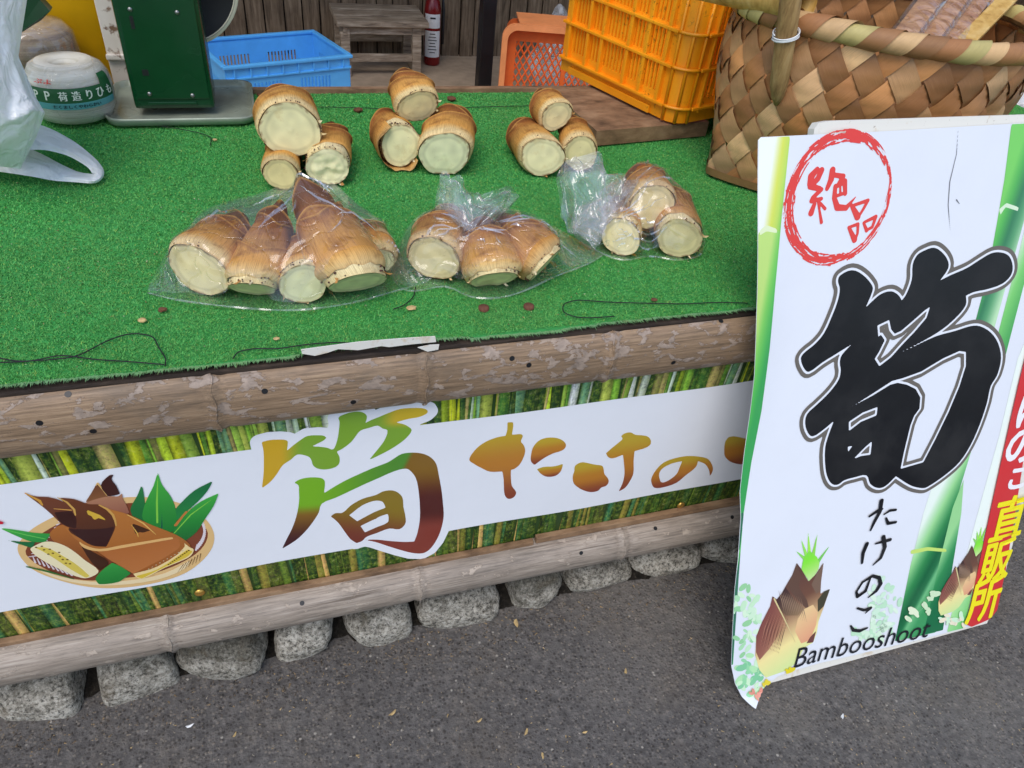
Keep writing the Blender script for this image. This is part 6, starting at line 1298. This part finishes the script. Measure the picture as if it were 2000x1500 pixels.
# dark brown framed pane to the right of the basket
pr = tag(empty('framed_pane', tuple(onY(1965, 215, 1.72))), 'dark brown frame with clear pane behind the basket at the right edge', 'frame'); T0 = np.array(pr.location)
a_, b_ = onY(1945, 232, 1.72), onY(2012, 60, 1.95); mb = MB(); dd = b_ - a_; R_ = np.array(Vector(dd).to_track_quat('Z', 'Y').to_matrix()); mb.box((a_ + b_) / 2 - T0, (.045, .02, np.linalg.norm(dd) * 1.6), R_, .003); mb.build('frame_bar', M['darkbrown'] if 'darkbrown' in M else M.setdefault('darkbrown', m_plain('dark_brown_paint', (74, 44, 34), .4, .2, 20)), pr)
mb = MB(); mb.tube([a_ - T0 + (.03, -.005, -.05), b_ - T0 + (.03, -.005, .05)], .008, 8); mb.build('pane_edge', M['white'], pr, True); mb = MB(); mb.box((a_ + b_) / 2 - T0 + (.19, 0, 0), (.30, .006, .45), R_); mb.build('pane', M['greyfilm'], pr)

# ------------------------------------------------------------------ small things: nail heads, threads, crumbs, litter
for (px, py), lb in (((945, 600), 'rusty nail head in the turf below the middle bag, left one'), ((1033, 597), 'rusty nail head in the turf with torn paper scrap beside it')):
    p = onZ(px, py, ZT + .001); mb = MB().lathe([(.0001, .0025), (.006, .002), (.0085, .0005), (.0085, -.004)], seg=16); o = mb.build('nail_head', M['rust'], None, True); o.location = p; tag(o, lb, 'nail', 'nail heads in the turf')
def thread(pts, lb):
    P = np.array([onZ(px, py, ZT + .0015) for px, py in pts]); t = np.linspace(0, len(P) - 1, len(P) * 8); Q = np.stack([np.interp(t, range(len(P)), P[:, k]) for k in range(3)], 1)
    for _ in range(12): Q[1:-1] = (Q[:-2] + 2 * Q[1:-1] + Q[2:]) / 4
    mb = MB(); mb.tube(Q - Q[0], .0009, 5); o = mb.build('thread', M['thread'], None, True); o.location = Q[0]; tag(o, lb, 'thread', 'loose black threads on the turf')
thread([(-20, 695), (30, 706), (80, 704), (150, 698), (210, 664), (255, 650), (300, 655), (310, 680), (325, 700), (322, 714)], 'looped black thread at the left front of the turf')
thread([(0, 708), (60, 706), (120, 692), (180, 702), (250, 706), (320, 712)], 'nearly straight black thread under the looped one at the left front')
thread([(455, 700), (465, 686), (500, 680), (540, 682), (600, 672), (660, 668), (700, 672)], 'black thread along the turf edge above the torn tape')
thread([(1200, 618), (1130, 622), (1098, 610), (1100, 592), (1130, 585), (1180, 590), (1260, 592), (1340, 594), (1400, 590), (1460, 592)], 'long looped black thread at the right front of the turf')
thread([(812, 560), (808, 580), (790, 596), (768, 604)], 'short curved black thread between the left and middle bags')
thread([(455, 205), (560, 208), (640, 209), (700, 210), (780, 214), (860, 212), (960, 208), (1060, 206)], 'thin dark thread running along the back of the turf')
thread([(290, 243), (340, 250), (385, 258), (415, 268), (410, 284)], 'short thin thread in front of the scale tray')
rs = random.Random(5)
def clod(px, py, s, lb, col, z=ZT, flat=.5, grp='crumbs on the turf'):
    v, f = icos(2); v = v * (1 + .35 * np.array([mnoise.noise(Vector(q * 2.2 + px)) for q in v]))[:, None]; p = onZ(px, py, z); o = mesh('soil_crumb', v * np.array([s, s * .8, s * flat]), f, M[col], None, False); o.location = (p[0], p[1], z + s * flat * .5); tag(o, lb, 'crumb', grp)
M['crumb'] = m_plain('earth_crumb', (104, 66, 42), .9, .3, 160); M['chip'] = m_plain('dry_chip', (196, 166, 112), .8, .2, 120)
clod(700, 217, .011, 'brown earth crumb on the turf between the left and middle piles', 'crumb'); clod(882, 195, .012, 'flat brown earth crumb behind the middle pile of shoots', 'crumb'); clod(507, 186, .007, 'small brown crumb at the back of the turf left of the thickest shoot', 'crumb')
clod(318, 606, .006, 'round brown crumb in front of the large left bag', 'crumb'); clod(278, 627, .006, 'tan crumb near the turf front below the left bag', 'chip'); clod(420, 274, .005, 'tiny tan crumb at the end of the thread by the scale', 'chip'); clod(540, 662, .005, 'yellowish husk bit above the torn tape', 'chip', flat=.3); clod(1040, 196, .006, 'pale husk bit behind the right pile of shoots', 'chip'); clod(803, 602, .008, 'tan splinter on the turf between two bags', 'chip', flat=.2); clod(1278, 586, .006, 'reddish crumb on the turf at the right front', 'crumb', flat=.3)
def scatter(name, lb, cat, N, area, z, sizes, cols, seed):
    """countless bits too small to pick apart, one object"""
    g = np.random.default_rng(seed); x0, x1, y0, y1 = area; v0 = np.array([(1, 0, -.3), (-.5, .8, -.3), (-.5, -.8, -.3), (0, 0, .5)]); V = []; C = []
    X_, Y_ = g.uniform(x0, x1, N), g.uniform(y0, y1, N); S_ = g.uniform(*sizes, N) * g.uniform(.5, 1, N); A_ = g.uniform(0, 6.28, N); St = g.uniform(.7, 2.2, N); ci = g.integers(0, len(cols), N); f = []
    for k in range(N):
        q = v0 * S_[k] * np.array([St[k], .7, .6]); c, s = math.cos(A_[k]), math.sin(A_[k]); V.append(np.stack([q[:, 0] * c - q[:, 1] * s + X_[k], q[:, 0] * s + q[:, 1] * c + Y_[k], q[:, 2] + z + S_[k] * .2], 1)); C += [lin(np.array(cols[ci[k]]) * g.uniform(.8, 1.1))] * 4; b = 4 * k; f += [(b, b + 1, b + 3), (b + 1, b + 2, b + 3), (b + 2, b, b + 3)]
    o = mesh(name, np.concatenate(V), f, M['vcol'], cols=C); tag(o, lb, cat, kind='stuff'); return o
scatter('grit', 'fine grit and chips strewn over the asphalt', 'grit', 6000, (-.9, 1.9, .25, .84), 0.0, (.0012, .0032), [(120, 112, 100), (150, 140, 124), (96, 84, 70), (60, 56, 54), (176, 150, 104), (44, 42, 42)], 3)
scatter('kerb_litter', 'dry crumbs and husk bits gathered along the stones', 'litter', 1800, (-.9, 1.4, .755, .835), 0.0, (.0015, .0042), [(96, 80, 60), (70, 60, 48), (140, 116, 80), (52, 46, 40), (120, 108, 92)], 8)
scatter('turf_dust', 'fine pale dust bits caught in the turf', 'dust', 2600, (-.6, 1.5, .86, 1.88), ZT, (.0008, .0020), [(170, 150, 110), (140, 100, 66), (190, 180, 150), (110, 80, 56)], 4)
for k, (px, py, s, ang, lb) in enumerate(((767, 1393, .008, .5, 'tan leaf scrap on the asphalt below the middle stones'), (370, 1418, .007, .2, 'pale paper flake on the asphalt at the left front'), (1222, 1312, .006, 1.2, 'thin dry leaf scrap on the asphalt between stones and sign'), (1142, 1430, .005, 0, 'round tan leaf scrap low on the asphalt'), (1008, 1217, .010, 1.4, 'dry splinter standing against the stone edging'), (1060, 1476, .006, 1.3, 'thin straw splinter at the bottom of the asphalt'), (1028, 1430, .007, .9, 'pale curled chip low on the asphalt'), (936, 1408, .006, .4, 'faded tan stain flake on the asphalt'), (458, 1436, .005, 1.0, 'orange straw bit on the asphalt at the left'), (1645, 1400, .006, .8, 'white sliver on the asphalt under the sign'))):
    p = onZ(px, py, .003); n_ = 9; V = [(0, 0, .002)] + [(s * (1 + .3 * math.sin(3 * t + k)) * math.cos(t), s * .42 * math.sin(t) * (1 + .2 * math.cos(2 * t + k)), .001 + .0015 * math.cos(2 * t)) for t in np.linspace(0, 6.28, n_, endpoint=False)]
    V = np.array(V) @ rotz(ang).T; o = mesh('leaf_scrap', V, [(0, 1 + i, 1 + (i + 1) % n_) for i in range(n_)], M['chip'] if k not in (1, 9) else M['white'], None); o.location = p; tag(o, lb, 'leaf scrap', 'scraps on the asphalt')
